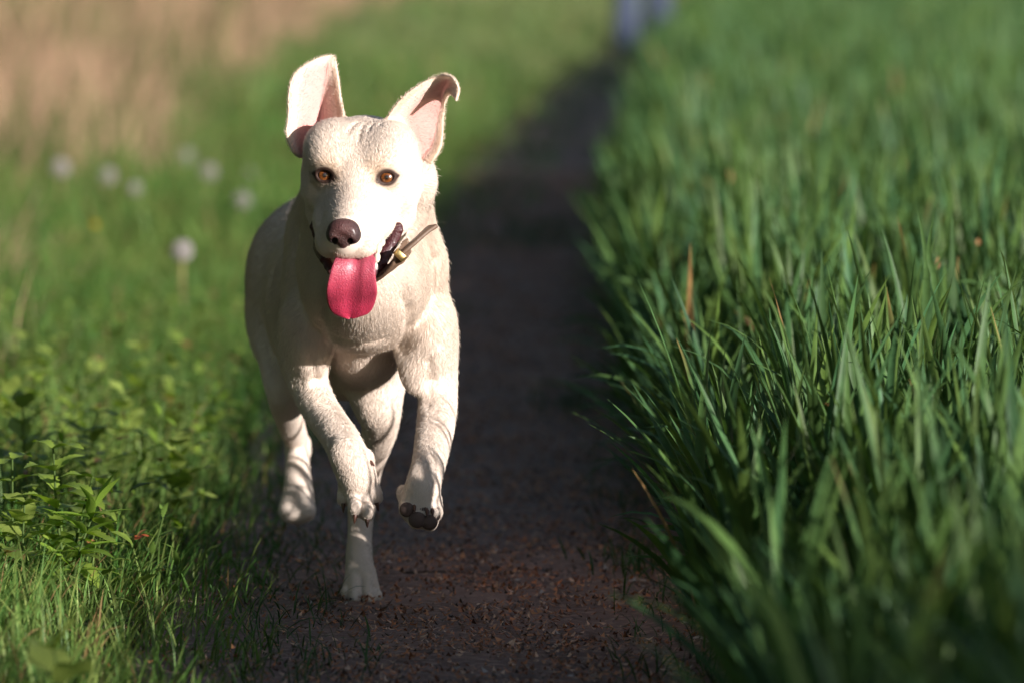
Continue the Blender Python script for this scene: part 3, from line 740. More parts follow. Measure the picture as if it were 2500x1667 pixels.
# --- short coat: every hair lies along the coat's direction of growth
def grow_fur(V, F, Nn, Cc, hl, bare, short):
    tri = V[F[:, :3]]
    ar = np.linalg.norm(np.cross(V[F[:, 2]] - V[F[:, 0]], V[F[:, 3]] - V[F[:, 1]]), axis=1) * 0.5
    cy = V[F].mean(1)
    front = np.where(cy[:, 1] < 6.82, 1.7, np.where(cy[:, 1] < 7.15, 1.1, 0.55))
    w = ar * front * (1 - bare[F].mean(1)) * (1 - 0.6 * short[F].mean(1))
    n = 520000
    fi = rng.choice(len(F), n, p=w / w.sum())
    a, b_ = rng.random(n), rng.random(n)
    ws = np.stack([(1 - a) * (1 - b_), a * (1 - b_), a * b_, (1 - a) * b_], 1)
    root = (V[F[fi]] * ws[..., None]).sum(1); nn = (Nn[F[fi]] * ws[..., None]).sum(1); nn /= np.linalg.norm(nn, axis=1)[:, None] + 1e-9
    cc = (Cc[F[fi]] * ws[..., None]).sum(1); sh = (short[F[fi]] * ws).sum(1)
    loc = (root - HO) @ HR
    nose = H(0, 0.10, -0.02)
    headw = (1 - sstep(-0.15, -0.07, -loc[:, 2] * -1)) if False else sstep(-0.135, -0.09, loc[:, 2]) * (1 - sstep(6.73, 6.80, root[:, 1]))
    rad = root - nose; rad /= np.linalg.norm(rad, axis=1)[:, None]
    rad = rad + np.array([0, 0.5, 0.0])
    low = 1 - sstep(0.26, 0.36, root[:, 2])
    bodyf = np.stack([0.15 * np.sin(root[:, 0] * 60), 0.75 * (1 - low) + 0.15, -0.75 - 0.3 * low], 1)
    flow = rad * headw[:, None] + bodyf * (1 - headw[:, None])
    s1 = wob(root[:, 0] + root[:, 1], root[:, 2], 22.0); s2 = wob(root[:, 0] - root[:, 2], root[:, 1], 31.0, 3.0)
    flow = flow + 0.14 * np.stack([s1, s2, s1 * -s2], 1) + 0.07 * rng.normal(0, 1, (n, 3))
    tan = flow - nn * (flow * nn).sum(1)[:, None]; tan /= np.linalg.norm(tan, axis=1)[:, None] + 1e-9
    L = np.where(headw > 0.5, 0.0050, 0.0095) * U(0.7, 1.25, n) * (1 - 0.45 * sh)
    L *= np.interp(root[:, 2], [0.0, 0.05, 0.17, 0.24, 0.36], [0.22, 0.28, 0.40, 0.6, 1.0])
    ruff = np.exp(-(((root - P(1050, 450, 6.74)) / np.array([0.03, 0.05, 0.04])) ** 2).sum(1)); L *= 1 + 0.6 * ruff
    lift = U(0.05, 0.19, n) + 0.25 * ruff + (rng.random(n) < 0.05) * U(0.1, 0.5, n)
    d0 = tan * np.cos(lift * 1.5)[:, None] + nn * np.sin(lift * 1.5)[:, None]
    p1 = root + d0 * (L * 0.35)[:, None]
    d1 = tan * np.cos(lift * 0.6)[:, None] + nn * np.sin(lift * 0.6)[:, None]
    p2 = p1 + d1 * (L * 0.35)[:, None]
    p3 = p2 + (tan * 0.99 + nn * 0.05) * (L * 0.32)[:, None]
    pts = np.stack([root - nn * 0.0004, p1, p2, p3], 1)
    stv = wob(root[:, 0] * 3.0, root[:, 1] * 0.6 + root[:, 2] * 0.8, 70.0)
    cc = cc * (U(0.86, 1.09, n) * (1 + 0.06 * stv))[:, None]
    return pts, np.clip(cc, 0, 0.9)
def curves_obj(name, pts, cols, r0, mat, parent):
    n, m = pts.shape[:2]
    cu = bpy.data.hair_curves.new(name); cu.add_curves([m] * n)
    p = pts - ORI[parent.name]
    cu.position_data.foreach_set('vector', p.astype(np.float32).ravel())
    ra = cu.attributes.get('radius') or cu.attributes.new('radius', 'FLOAT', 'POINT')
    rr = np.tile(np.array([1.0, 0.95, 0.7, 0.12][:m] if m == 4 else np.linspace(1, 0.15, m)), n) * r0
    ra.data.foreach_set('value', rr.astype(np.float32))
    at = cu.attributes.new('tint', 'FLOAT_COLOR', 'CURVE')
    c = np.ones((n, 4), dtype=np.float32); c[:, :3] = cols; at.data.foreach_set('color', c.ravel())
    cu.materials.append(mat)
    o = bpy.data.objects.new(name, cu); COL.objects.link(o); o.parent = parent
    return o
fp, fc = grow_fur(DV, DF, DN, DC, HL, bare, short)
tag(curves_obj('fur', fp, fc, 0.00012, M['fur'], dog), kind='stuff')
# whiskers
wk = []
for (a, c) in (((0.030, 0.060, -0.040), (0.110, 0.035, -0.030)), ((0.030, 0.050, -0.036), (0.095, 0.020, -0.010))):
    for sx in ((1, -1) if a[0] > 0.0305 else (1,)):
        p0 = H(a[0] * sx, a[1], a[2]); p1 = H(c[0] * sx, c[1], c[2])
        wk.append([p0 + (p1 - p0) * t + np.array([0, 0, -0.008 * t * t]) for t in (0, .33, .66, 1)])
curves_obj('whiskers', np.array(wk), np.tile([0.8, 0.72, 0.6], (len(wk), 1)), 0.00006, M['fur'], dog)

# --- nose
NS = Field(np.arange(-0.235, -0.145, 0.0008), np.arange(6.47, 6.60, 0.0008), np.arange(0.44, 0.54, 0.0008))
nc = H(0, 0.101, -0.0325)
NS.xs = NS.xs - NS.xs.mean() + np.float32(nc[0]); NS.ys = NS.ys - NS.ys.mean() + np.float32(nc[1]); NS.zs = NS.zs - NS.zs.mean() + np.float32(nc[2])
NS.ell(H(0, 0.101, -0.0205), (0.0190, 0.0145, 0.0108), 0.006, HR)
for sx in (1, -1):
    NS.ell(H(0.0118 * sx, 0.1035, -0.0300), (0.0110, 0.0127, 0.0115), 0.006, HR)
NS.ell(H(0, 0.105, -0.036), (0.0090, 0.0095, 0.0125), 0.005, HR)
VD = np.array([0, 1.0, -0.06])                                            # the nostrils open to the front
for sx in (1, -1):
    c0 = H(0.0100 * sx, 0.117, -0.0330)
    NS.cone(c0 - VD * 0.004, c0 + VD * 0.012, 0.0046, 0.0034, 0.0015, sub=True)
    NS.cone(c0, c0 + hx * sx * 0.0080 + hz * -0.0035 + VD * 0.004, 0.0028, 0.0016, 0.0012, sub=True)
NS.cone(H(0, 0.1190, -0.033), H(0, 0.1120, -0.056), 0.0013, 0.0013, 0.002, sub=True)
nV, nF = NS.mesh(1)
n0_ = nc - np.array([0, 0, -0.004]); nV = n0_ + (nV - n0_) * np.array([0.90, 0.97, 0.90])
m = simple('nose_leather', (0.115, 0.042, 0.042), 0.5, 0.4); M['nose'] = m
m.node_tree.nodes['Principled BSDF'].inputs['Coat Weight'].default_value = 0.18; m.node_tree.nodes['Principled BSDF'].inputs['Coat Roughness'].default_value = 0.25
bumpy(m, 750, 1.0, 0.0009, 'VORONOI')
nl = (nV - HO) @ HR
ncol = np.tile([0.060, 0.027, 0.025], (len(nV), 1)) * (1 + 0.25 * wob(nV[:, 0], nV[:, 2], 260.0))[:, None]
ncol = mixc(ncol, (0.105, 0.042, 0.040), np.exp(-((nl[:, 0] / 0.012) ** 2 + ((nl[:, 2] + 0.018) / 0.010) ** 2)))
ncol = mixc(ncol, (0.028, 0.014, 0.016), sstep(0.010, 0.021, np.abs(nl[:, 0])) * 0.8)
for sx in (1, -1):
    dn = np.sqrt(((nl[:, 0] - 0.0112 * sx) / 0.0058) ** 2 + ((nl[:, 2] + 0.0345) / 0.0046) ** 2)
    ncol = mixc(ncol, (0.010, 0.005, 0.005), 1 - sstep(0.75, 1.1, dn))
an = m.node_tree.nodes.new('ShaderNodeAttribute'); an.attribute_name = 'tint'; m.node_tree.links.new(an.outputs['Color'], m.node_tree.nodes['Principled BSDF'].inputs['Base Color'])
mesh_np('nose', nV, nF, m, dog, cols=ncol)

# --- eyes
def eye_mat():
    m, nt, b = new_mat('eyeball')
    a = N(nt, 'ShaderNodeAttribute', attribute_name='tint'); nt.links.new(a.outputs['Color'], b.inputs['Base Color'])
    b.inputs['Roughness'].default_value = 0.25; b.inputs['Coat Weight'].default_value = 1.0; b.inputs['Coat Roughness'].default_value = 0.03
    return m
M['eye'] = eye_mat()
def sphere(c, R, r, nu=40, nv=56):
    th = np.linspace(0, math.pi, nu); ph = np.linspace(0, 2 * math.pi, nv, endpoint=False)
    T, Ph = np.meshgrid(th, ph, indexing='ij')
    L = np.stack([np.sin(T) * np.cos(Ph), np.cos(T), np.sin(T) * np.sin(Ph)], -1).reshape(-1, 3)
    r = np.asarray(r, float)
    V = c + (L * r) @ R.T
    i = np.arange(nu - 1)[:, None] * nv + np.arange(nv)[None, :]; j = np.arange(nu - 1)[:, None] * nv + (np.arange(nv)[None, :] + 1) % nv
    F = np.stack([i, j, j + nv, i + nv], -1).reshape(-1, 4)
    return V, F, T.ravel(), Ph.ravel()
for ec, gd, RE, sx in EYES:
    V, F, T, Ph = sphere(ec, RE, (0.0112,) * 3)
    deg = np.degrees(T)
    c = np.tile([0.012, 0.008, 0.007], (len(V), 1))
    iris = sstep(12.5, 15, deg) * (1 - sstep(31, 36, deg))
    ray = 0.85 + 0.2 * np.sin(Ph * 17 + np.sin(Ph * 5) * 2)
    c = c * (1 - iris[:, None]) + (np.array([0.20, 0.065, 0.016]) * (0.62 + 0.5 * sstep(12, 28, deg))[:, None] * ray[:, None]) * iris[:, None]
    mesh_np('eye', V, F, M['eye'], dog, cols=c)

# --- tongue
def sweep(C, W, T, Nrm, prof, nc=33):
    """closed flat body: centre line C, half width W, half thickness T, thickness normals"""
    C = np.asarray(C); n = len(C); tang = np.gradient(C, axis=0); tang /= np.linalg.norm(tang, axis=1)[:, None]
    V = []
    for i in range(n):
        nm = Nrm[i] - tang[i] * Nrm[i].dot(tang[i]); nm /= np.linalg.norm(nm); s = np.cross(tang[i], nm)
        if s[0] < 0: s = -s
        for k in range(nc):
            a = 2 * math.pi * k / nc; cu = math.cos(a); sv = math.sin(a)
            off = prof(i / (n - 1), cu)
            V.append(C[i] + s * W[i] * np.sign(cu) * abs(cu) ** 0.8 + nm * (T[i] * np.sign(sv) * abs(sv) ** 0.7 + off))
    i = np.arange(n - 1)[:, None] * nc + np.arange(nc)[None, :]; j = np.arange(n - 1)[:, None] * nc + (np.arange(nc)[None, :] + 1) % nc
    F = np.stack([i, j, j + nc, i + nc], -1).reshape(-1, 4)
    return np.array(V), F
tp = [(878, 570, 6.650), (876, 594, 6.615), (873, 616, 6.582), (868, 640, 6.566), (862, 670, 6.562), (859, 705, 6.568), (857, 740, 6.582), (856, 765, 6.590), (856, 778, 6.594)]
tc_ = spline([P(*p) for p in tp], 46)
tw_ = spline([[RP(v, 6.55)] for v in (42, 44, 46, 50, 56, 62, 58, 44, 12)], 46)[:, 0]; tw_[-1] = RP(7, 6.55)
# rounder tip
tt_ = np.linspace(0, 1, 46); th_ = 0.0042 * (1 - 0.55 * sstep(0.75, 1, tt_)); th_[-1] = 0.001
tn_ = []
tg = np.gradient(tc_, axis=0); tg /= np.linalg.norm(tg, axis=1)[:, None]
for i in range(46): tn_.append(np.cross(np.array([1.0, 0.04, 0]), tg[i]))
tn_ = np.array(tn_)
if tn_[30][1] > 0: tn_ = -tn_
def tprof(t, cu):
    g = -0.0070 * math.exp(-((cu - 0.06 * math.sin(t * 5)) / 0.16) ** 2) * (0.35 + 0.65 * (1 - t)) - 0.0016 * math.exp(-((cu - 0.06 * math.sin(t * 5)) / 0.06) ** 2)
    g += 0.0040 * abs(cu) ** 3 * (0.5 + 0.5 * math.cos(t * 3))            # rims curl forward near the mouth
    g += 0.0022 * math.exp(-((t - 0.62) / 0.07) ** 2) * (abs(cu) ** 2) + 0.0006 * math.sin(t * 9 + cu * 3) * abs(cu)
    return g
tV, tF = sweep(tc_, tw_, th_, tn_, tprof)
nrm_t = wob(tV[:, 0], tV[:, 2], 90.0)
s_ = np.clip((tV[:, 2] - tV[:, 2].min()) / (tV[:, 2].max() - tV[:, 2].min()), 0, 1)
tcol = np.array([0.46, 0.028, 0.075])[None] * (1 - s_[:, None]) + np.array([0.37, 0.080, 0.115])[None] * s_[:, None]
tcol = tcol * (1 + 0.14 * nrm_t + 0.10 * wob(tV[:, 0], tV[:, 2], 330.0))[:, None]
m, nt, b = new_mat('tongue_flesh'); M['tongue'] = m
a = N(nt, 'ShaderNodeAttribute', attribute_name='tint'); nt.links.new(a.outputs['Color'], b.inputs['Base Color'])
b.inputs['Roughness'].default_value = 0.36; b.inputs['Specular IOR Level'].default_value = 0.6
b.inputs['Subsurface Weight'].default_value = 0.35; b.inputs['Subsurface Radius'].default_value = (1.0, 0.35, 0.3); b.inputs['Subsurface Scale'].default_value = 0.004
b.inputs['Coat Weight'].default_value = 0.25; b.inputs['Coat Roughness'].default_value = 0.35
bumpy(m, 560, 1.0, 0.0010)
mesh_np('tongue', tV, tF, m, dog, cols=np.clip(tcol, 0, 1))

# --- teeth, dark scalloped lips
M['tooth'] = simple('tooth', (0.80, 0.74, 0.60), 0.25, 0.5)
M['lip'] = bumpy(simple('lip_skin', (0.065, 0.017, 0.020), 0.5, 0.4, Coat_Weight=0.2, Coat_Roughness=0.25), 240, 1.0, 0.002)
for (px, py, Y, rx, rz, tilt) in ((925, 607, 6.574, 0.0036, 0.0068, 15), (921, 630, 6.568, 0.0036, 0.0062, 8), (917, 650, 6.563, 0.0024, 0.0042, 5),
                                  (934, 594, 6.585, 0.0030, 0.0045, 20)):
    R = np.array(Matrix.Rotation(math.radians(tilt), 3, 'Y'))
    V, F, T, Ph = sphere(P(px, py, Y), R, (rx, rx, rz), 12, 14)
    mesh_np('tooth', V, F, M['tooth'], dog)
for sx in (1, -1):
    LF = Field(*[np.arange(-0.07, 0.07, 0.0012)] * 3)
    c0 = H(0.036 * sx, 0.012, -0.085)
    LF.xs = LF.xs + np.float32(c0[0]); LF.ys = LF.ys + np.float32(c0[1]); LF.zs = LF.zs + np.float32(c0[2])
    line = spline([H(0.049 * sx, -0.002, -0.062), H(0.044 * sx, 0.006, -0.076), H(0.037 * sx, 0.020, -0.090), H(0.028 * sx, 0.034, -0.100), H(0.018 * sx, 0.044, -0.106)], 22)
    for k in range(21):
        LF.cone(line[k], line[k + 1], 0.0052, 0.0052, 0.003)
        if k % 3 == 1: LF.ell(line[k] + hx * sx * 0.0046 + hy * 0.003, (0.0022 + 0.0008 * (k % 2),) * 3, 0.0018)
    inner = spline([H(0.047 * sx, 0.000, -0.066), H(0.040 * sx, 0.008, -0.080), H(0.030 * sx, 0.022, -0.090)], 8)
    for k in range(7): LF.cone(inner[k], inner[k + 1], 0.0065, 0.0045, 0.004)
    V, F = LF.mesh(1)
    mesh_np('lip', V, F, M['lip'], dog)

# --- pads and claws
M['pad'] = bumpy(simple('paw_pad', (0.12, 0.078, 0.066), 0.7, 0.25), 500, 0.7, 0.001)
M['claw'] = simple('claw', (0.10, 0.045, 0.030), 0.35, 0.5)
for (px, py, Y, rx, rz) in ((993, 1243, 6.737, 0.0088, 0.0090), (1019, 1268, 6.735, 0.0108, 0.0098), (1048, 1274, 6.736, 0.0100, 0.0092), (1066, 1253, 6.742, 0.0050, 0.0082),
                            (1030, 1240, 6.742, 0.0105, 0.0060)):
    V, F, T, Ph = sphere(P(px, py, Y), np.eye(3), (rx, 0.0052, rz), 14, 20); mesh_np('pad', V, F, M['pad'], dog)
def claw(a, b_, r):
    a = np.array(a); b_ = np.array(b_); ax = b_ - a; L = np.linalg.norm(ax); ax /= L
    s1 = np.cross(ax, [1, 0.2, 0.1]); s1 /= np.linalg.norm(s1); s2 = np.cross(ax, s1)
    V = []
    for k, (t, rr) in enumerate(((0, 1), (0.3, 1), (0.6, 0.75), (0.85, 0.42), (1, 0.08))):
        for j in range(8):
            g = 2 * math.pi * j / 8; V.append(a + ax * L * t + np.array([0, 0, -0.002 * t * t]) + (s1 * math.cos(g) + s2 * math.sin(g)) * r * rr)
    F = [[k * 8 + j, k * 8 + (j + 1) % 8, k * 8 + 8 + (j + 1) % 8, k * 8 + 8 + j] for k in range(4) for j in range(8)]
    mesh_np('claw', np.array(V), np.array(F), M['claw'], dog)
for (x0, y0, Y0, x1, y1, Y1) in ((838, 1228, 6.785, 838, 1247, 6.783), (867, 1256, 6.762, 865, 1274, 6.760), (896, 1266, 6.762, 897, 1284, 6.760),
                                 (919, 1226, 6.782, 924, 1243, 6.782), (903, 1127, 6.775, 915, 1133, 6.770), (1011, 1231, 6.742, 1013, 1246, 6.728), (1043, 1246, 6.738, 1044, 1256, 6.728), (1055, 1243, 6.74, 1057, 1254, 6.73),
                                 (846, 1462, 7.02, 840, 1470, 7.005), (871, 1474, 6.99, 869, 1481, 6.98), (899, 1476, 6.99, 902, 1483, 6.98), (921, 1470, 7.015, 926, 1479, 7.00)):
    claw(P(x0, y0, Y0), P(x1, y1, Y1), 0.0026)

# --- collar
M['leather'] = bumpy(simple('collar_leather', (0.13, 0.078, 0.050), 0.5, 0.4), 350, 0.5, 0.001)
M['brass'] = simple('brass', (0.86, 0.62, 0.26), 0.38, 0.5, Metallic=1.0)
collar = settle(empty('dog_collar', tuple(P(900, 620, 6.78)), 'thin brown leather collar with a brass keeper loose round the dog\'s neck', 'collar')); update()
def band(line, wdir, w, th, name, mat, parent, closed=False):
    L = np.array(line); n = len(L)
    tg = np.roll(L, -1, 0) - np.roll(L, 1, 0) if closed else np.gradient(L, axis=0); tg /= np.linalg.norm(tg, axis=1)[:, None]
    V = []
    for i in range(n):
        wd = wdir[i] - tg[i] * np.dot(wdir[i], tg[i]); wd /= np.linalg.norm(wd); nm = np.cross(tg[i], wd)
        for (a, b_) in ((-1, -0.6), (-0.9, -1), (0.9, -1), (1, -0.6), (1, 0.6), (0.9, 1), (-0.9, 1), (-1, 0.6)):
            V.append(L[i] + wd * a * w / 2 + nm * b_ * th / 2)
    m8 = 8; rngi = range(n if closed else n - 1)
    F = [[(i % n) * 8 + j, (i % n) * 8 + (j + 1) % 8, ((i + 1) % n) * 8 + (j + 1) % 8, ((i + 1) % n) * 8 + j] for i in rngi for j in range(8)]
    if not closed:
        F += [[0, 1, 2, 3], [0, 3, 4, 7], [4, 5, 6, 7]] + [[(n - 1) * 8 + k for k in f] for f in ([3, 2, 1, 0], [7, 4, 3, 0], [7, 6, 5, 4])]
    return mesh_np(name, np.array(V), np.array(F), mat, parent)
ring = []
cc = P(888, 585, 6.80)
for k in range(72):
    a = 2 * math.pi * k / 72
    ring.append(cc + np.array([0.060 * math.sin(a), -0.098 * math.cos(a), -0.040 * math.cos(a) + 0.012]))
band(ring, [np.array([0, 0.35, 1.0])] * 72, 0.020, 0.003, 'strap', M['leather'], collar, True)
flap = spline([P(925, 668, 6.640), P(950, 652, 6.628), P(975, 624, 6.622), P(1010, 593, 6.626), P(1040, 566, 6.634), P(1058, 553, 6.640)], 30)
band(flap, [np.array([0.10 * 1, 1.0, 0.25])] * 30, 0.018, 0.0046, 'strap_end', M['leather'], collar)
lowb = spline([P(905, 688, 6.640), P(930, 676, 6.630), P(950, 662, 6.624), P(968, 642, 6.620), P(980, 622, 6.622)], 20)
band(lowb, [np.array([0.75, 0.45, 0.55])] * 20, 0.016, 0.004, 'strap', M['leather'], collar)
kc = P(977, 623, 6.619); kd = (P(1010, 593, 6.62) - P(955, 650, 6.62)); kd /= np.linalg.norm(kd)
ks = np.cross(kd, [0, 1, 0]); ks /= np.linalg.norm(ks)
sq_ = lambda v: math.copysign(abs(v) ** 0.35, v)
loop = [kc + ks * (0.0068 * sq_(math.cos(a))) + np.array([0, 1, 0]) * 0.0115 * sq_(math.sin(a)) for a in np.linspace(0, 2 * math.pi, 28, endpoint=False)]
band(loop, [kd] * 28, 0.0085, 0.0018, 'keeper', M['brass'], collar, True)
# ------------------------------------------------------------------ things in the grass and on the path
def gy(py): return CAM_H * FPX / (py + 150.0)
def on_ground(px, py, lift=0.004):
    Y = gy(py); p = P(px, py, Y); p[2] = float(gz(p[0], p[1])) + lift; return p

def leaf_geo(L, W, bend=0.25, serr=0, fold=0.25, seg=10, twist=0.0, wave=0.0):
    """a leaf along +X from its stalk, folded along the midrib, toothed when serr > 0"""
    V, F = [], []
    for i in range(seg + 1):
        t = i / seg; w = W * 0.5 * math.sin(math.pi * min(1, t ** 0.75)) ** 0.9 if 0 < t < 1 else 0.0003
        if serr and 0 < t < 1: w *= 1 + serr * (1 if i % 2 else -1)
        x = L * (math.sin(bend * t) / bend if abs(bend) > 1e-4 else t); z = -L * (1 - math.cos(bend * t)) / bend if abs(bend) > 1e-4 else 0
        tw = twist * t; wv = wave * math.sin(t * 9)
        for s_ in (-1, 0, 1):
            yy = s_ * w; zz = abs(s_) * w * fold + s_ * wv * w
            V.append((x, yy * math.cos(tw) - zz * math.sin(tw), z + yy * math.sin(tw) + zz * math.cos(tw)))
    for i in range(seg):
        a = i * 3; F += [(a, a + 1, a + 4, a + 3), (a + 1, a + 2, a + 5, a + 4)]
    return np.array(V), np.array(F)
def frame(d, up=(0, 0, 1)):
    d = np.asarray(d, float); d /= np.linalg.norm(d); y = np.cross(up, d); y /= np.linalg.norm(y) + 1e-9; z = np.cross(d, y)
    return np.stack([d, y, z], 1)
def tube(line, r0, r1, name, mat, parent, nc=6, cols=None):
    L = np.array(line); n = len(L); tg = np.gradient(L, axis=0); V = []
    for i in range(n):
        R = frame(tg[i], (0.3, 0.9, 0.1)); r = r0 + (r1 - r0) * i / (n - 1)
        for k in range(nc):
            a = 2 * math.pi * k / nc; V.append(L[i] + (R[:, 1] * math.cos(a) + R[:, 2] * math.sin(a)) * r)
    F = [[i * nc + k, i * nc + (k + 1) % nc, (i + 1) * nc + (k + 1) % nc, (i + 1) * nc + k] for i in range(n - 1) for k in range(nc)]
    V = np.array(V); c = np.tile(cols, (len(V), 1)) if cols is not None else None
    return mesh_np(name, V, np.array(F), mat, parent, cols=c)

LEAFLIB = {}
def leaf_mesh(kind, k):
    key = (kind, k)
    if key in LEAFLIB: return LEAFLIB[key]
    rr = random.Random(k * 13 + len(kind))
    if kind == 'nettle': V, F = leaf_geo(1, 0.46, rr.uniform(0.3, 1.0), 0.13, 0.28, 16, rr.uniform(-0.3, 0.3), 0.15); col = np.array([0.26, 0.36, 0.06])
    elif kind == 'lance': V, F = leaf_geo(1, 0.20, rr.uniform(0.3, 1.1), 0.0, 0.35, 10, rr.uniform(-0.4, 0.4)); col = np.array([0.23, 0.36, 0.05])
    elif kind == 'round': V, F = leaf_geo(1, 0.62, rr.uniform(0.1, 0.8), 0.05, 0.2, 12, rr.uniform(-0.3, 0.3), 0.2); col = np.array([0.26, 0.33, 0.075])
    else: V, F = leaf_geo(1, 0.30, rr.uniform(0.2, 0.9), 0.2, 0.3, 14); col = np.array([0.12, 0.20, 0.04])
    col = col * rr.uniform(0.95, 1.35)
    o = mesh_np('leaf', V, F, M['weed'], None, cols=np.tile(col, (len(V), 1)))
    me = o.data; bpy.data.objects.remove(o); LEAFLIB[key] = me
    return me
def plant(base, top, kind, leaves, L, label, group=None, rise=0.5, whorl=2, seed=0, name='leafy_weed', crown=False):
    """stem from base to top with whorls of leaves; each leaf its own part"""
    rr = random.Random(seed); base = np.asarray(base, float); top = np.asarray(top, float)
    o = settle(empty(name, tuple(base), label, 'weed', group)); update()
    mid = (base + top) / 2 + np.array([rr.uniform(-.01, .01), rr.uniform(-.01, .01), 0])
    line = spline([base, mid, top], 8)
    tube(line, 0.0022, 0.0012, 'stem', M['weed'], o, cols=(0.12, 0.19, 0.05))
    nw = max(1, leaves // whorl); a0 = rr.uniform(0, 6.28)
    for i in range(nw):
        t = 1 - (i / nw) ** (1.3 if crown else 0.9) * 0.85
        p = line[0] + (line[-1] - line[0]) * t if False else np.array([np.interp(t * 7, range(8), line[:, d]) for d in range(3)])
        for j in range(whorl):
            a = a0 + i * (math.pi / 2 if whorl == 2 else 0.9) + j * 2 * math.pi / whorl + rr.uniform(-.25, .25)
            el = rise * (0.4 + 0.9 * t) + rr.uniform(-.45, .45)
            d = np.array([math.cos(a) * math.cos(el), math.sin(a) * math.cos(el), math.sin(el)])
            ln = L * (0.45 + 0.75 * (1 - abs(t - 0.55))) * rr.uniform(0.8, 1.15)
            lo = bpy.data.objects.new('leaf', leaf_mesh(kind, rr.randrange(5))); COL.objects.link(lo); lo.parent = o
            R = frame(d); mt = Matrix(((*R[0],), (*R[1],), (*R[2],))).to_4x4() if False else Matrix([list(R[0]), list(R[1]), list(R[2])]).to_4x4()
            lo.matrix_local = Matrix.Translation(Vector(p - base)) @ mt @ Matrix.Diagonal((ln, ln, ln, 1))
    return o
def weed_at(px, py_top, Y, *a, lean=(0, 0), **k):
    top = P(px, py_top, Y); base = top.copy(); base[0] += lean[0]; base[1] += lean[1]; base[2] = float(gz(base[0], base[1]))
    return plant(base, top, *a, **k)
weed_at(130, 1095, 6.85, 'nettle', 14, 0.058, 'nettle-like weed with broad toothed leaves, tallest of the sharp plants at the left edge', rise=0.35, seed=3, lean=(0.02, 0.01))
weed_at(225, 1165, 6.84, 'nettle', 12, 0.056, 'broad-leaved weed with a pale pointed leaf reaching towards the path', rise=0.15, seed=8, lean=(-0.03, 0.02))
weed_at(232, 1240, 6.80, 'lance', 22, 0.062, 'yellow-green weed with narrow whorled leaves in front of the toothed ones', rise=0.5, whorl=4, seed=4, crown=True, lean=(-0.03, 0.0))
weed_at(30, 1120, 6.87, 'nettle', 12, 0.050, 'toothed weed cut by the left border of the photograph', rise=0.3, seed=12)
weed_at(398, 1262, 6.90, 'sprig', 8, 0.026, 'small lone sprig above the orange dead leaf', rise=0.8, seed=5, lean=(-0.035, 0.0))
weed_at(430, 1345, 6.80, 'sprig', 8, 0.024, 'low reddish-tipped sprig at the margin of the grass', rise=0.9, seed=6, lean=(-0.01, 0.0))
weed_at(60, 1225, 6.82, 'round', 10, 0.040, 'low roundish-leaved weed under the nettle-like plants', rise=0.3, seed=16)
weed_at(130, 1585, 5.55, 'round', 6, 0.060, 'large blurred yellow-green leaves nearest the camera at the lower left', rise=0.5, seed=2)
WHERE = ['at the left border', 'near the left border', 'a third of the way to the dog', 'halfway to the dog', 'towards the dog', 'left of the patch centre', 'over the toothed plants', 'at the patch centre', 'right of the patch centre', 'nearest the lifted hind paw', 'against the left border', 'over the pale pointed leaf', 'over the lone sprig', 'over the tallest toothed plant', 'beside the dog\'s hind leg', 'level with the lifted hind paw', 'between the toothed plants', 'in front of the dog\'s haunch']
k = 0
spots = [(40, 830, 9.2), (130, 850, 9.0), (230, 880, 8.8), (330, 870, 9.0), (420, 900, 8.6), (100, 940, 8.3), (190, 960, 8.2), (300, 960, 8.2), (390, 985, 8.0),
         (480, 985, 8.3), (20, 920, 8.2), (250, 1010, 7.8), (350, 1050, 7.6), (60, 1000, 7.7), (540, 960, 8.9), (450, 1080, 7.6), (160, 1050, 7.5), (500, 880, 9.4)]
for (px, py, Y) in spots:
    wk_ = random.choice(['round', 'nettle', 'round', 'lance'])
    weed_at(px + random.uniform(-15, 15), py + random.uniform(-15, 15), Y, wk_, random.choice([12, 14, 16]), random.uniform(0.035, 0.055),
            'blurred %s-leaved weed %s, %s' % ({'round': 'round', 'nettle': 'toothed', 'lance': 'narrow'}[wk_], WHERE[k], 'in the highest row' if py < 905 else 'mid patch' if py < 990 else 'low in the patch'), 'blurred leafy weeds on the left verge', rise=0.4, seed=20 + k); k += 1
# low leafy cover between them
lc = Bag(); n = 2600
Y_ = U(6.6, 11.5, n); X_ = left_edge(Y_) - 0.10 - (half_w(Y_) - 0.25) * rng.random(n) ** 0.8
for i in range(n):
    kd_ = rng.integers(0, 3); V, F = (leaf_geo(1, 0.5, 0.6, 0.08, 0.25, 6) if kd_ < 2 else leaf_geo(1, 0.22, 0.8, 0, 0.3, 6)) if i < 12 else lib[rng.integers(0, len(lib))]
    if i < 12:
        lib = [] if i == 0 else lib
        lib.append((V, F))
    a = rng.random() * 6.28; el = rng.uniform(-0.2, 0.8); L = rng.uniform(0.018, 0.045)
    R = frame((math.cos(a) * math.cos(el), math.sin(a) * math.cos(el), math.sin(el)))
    p = np.array([X_[i], Y_[i], float(gz(X_[i], Y_[i])) + rng.uniform(0.02, 0.12)])
    c = np.array([0.22, 0.31, 0.055]) * rng.uniform(0.6, 1.35) if rng.random() > 0.08 else np.array([0.30, 0.16, 0.06])
    lc.add(p + (V * L) @ R.T, F, np.tile(c, (len(V), 1)))
tag(lc.build('weed_cover', M['weed']), 'low leafy weeds mixed into the grass of the left verge', 'ground cover', kind='stuff')

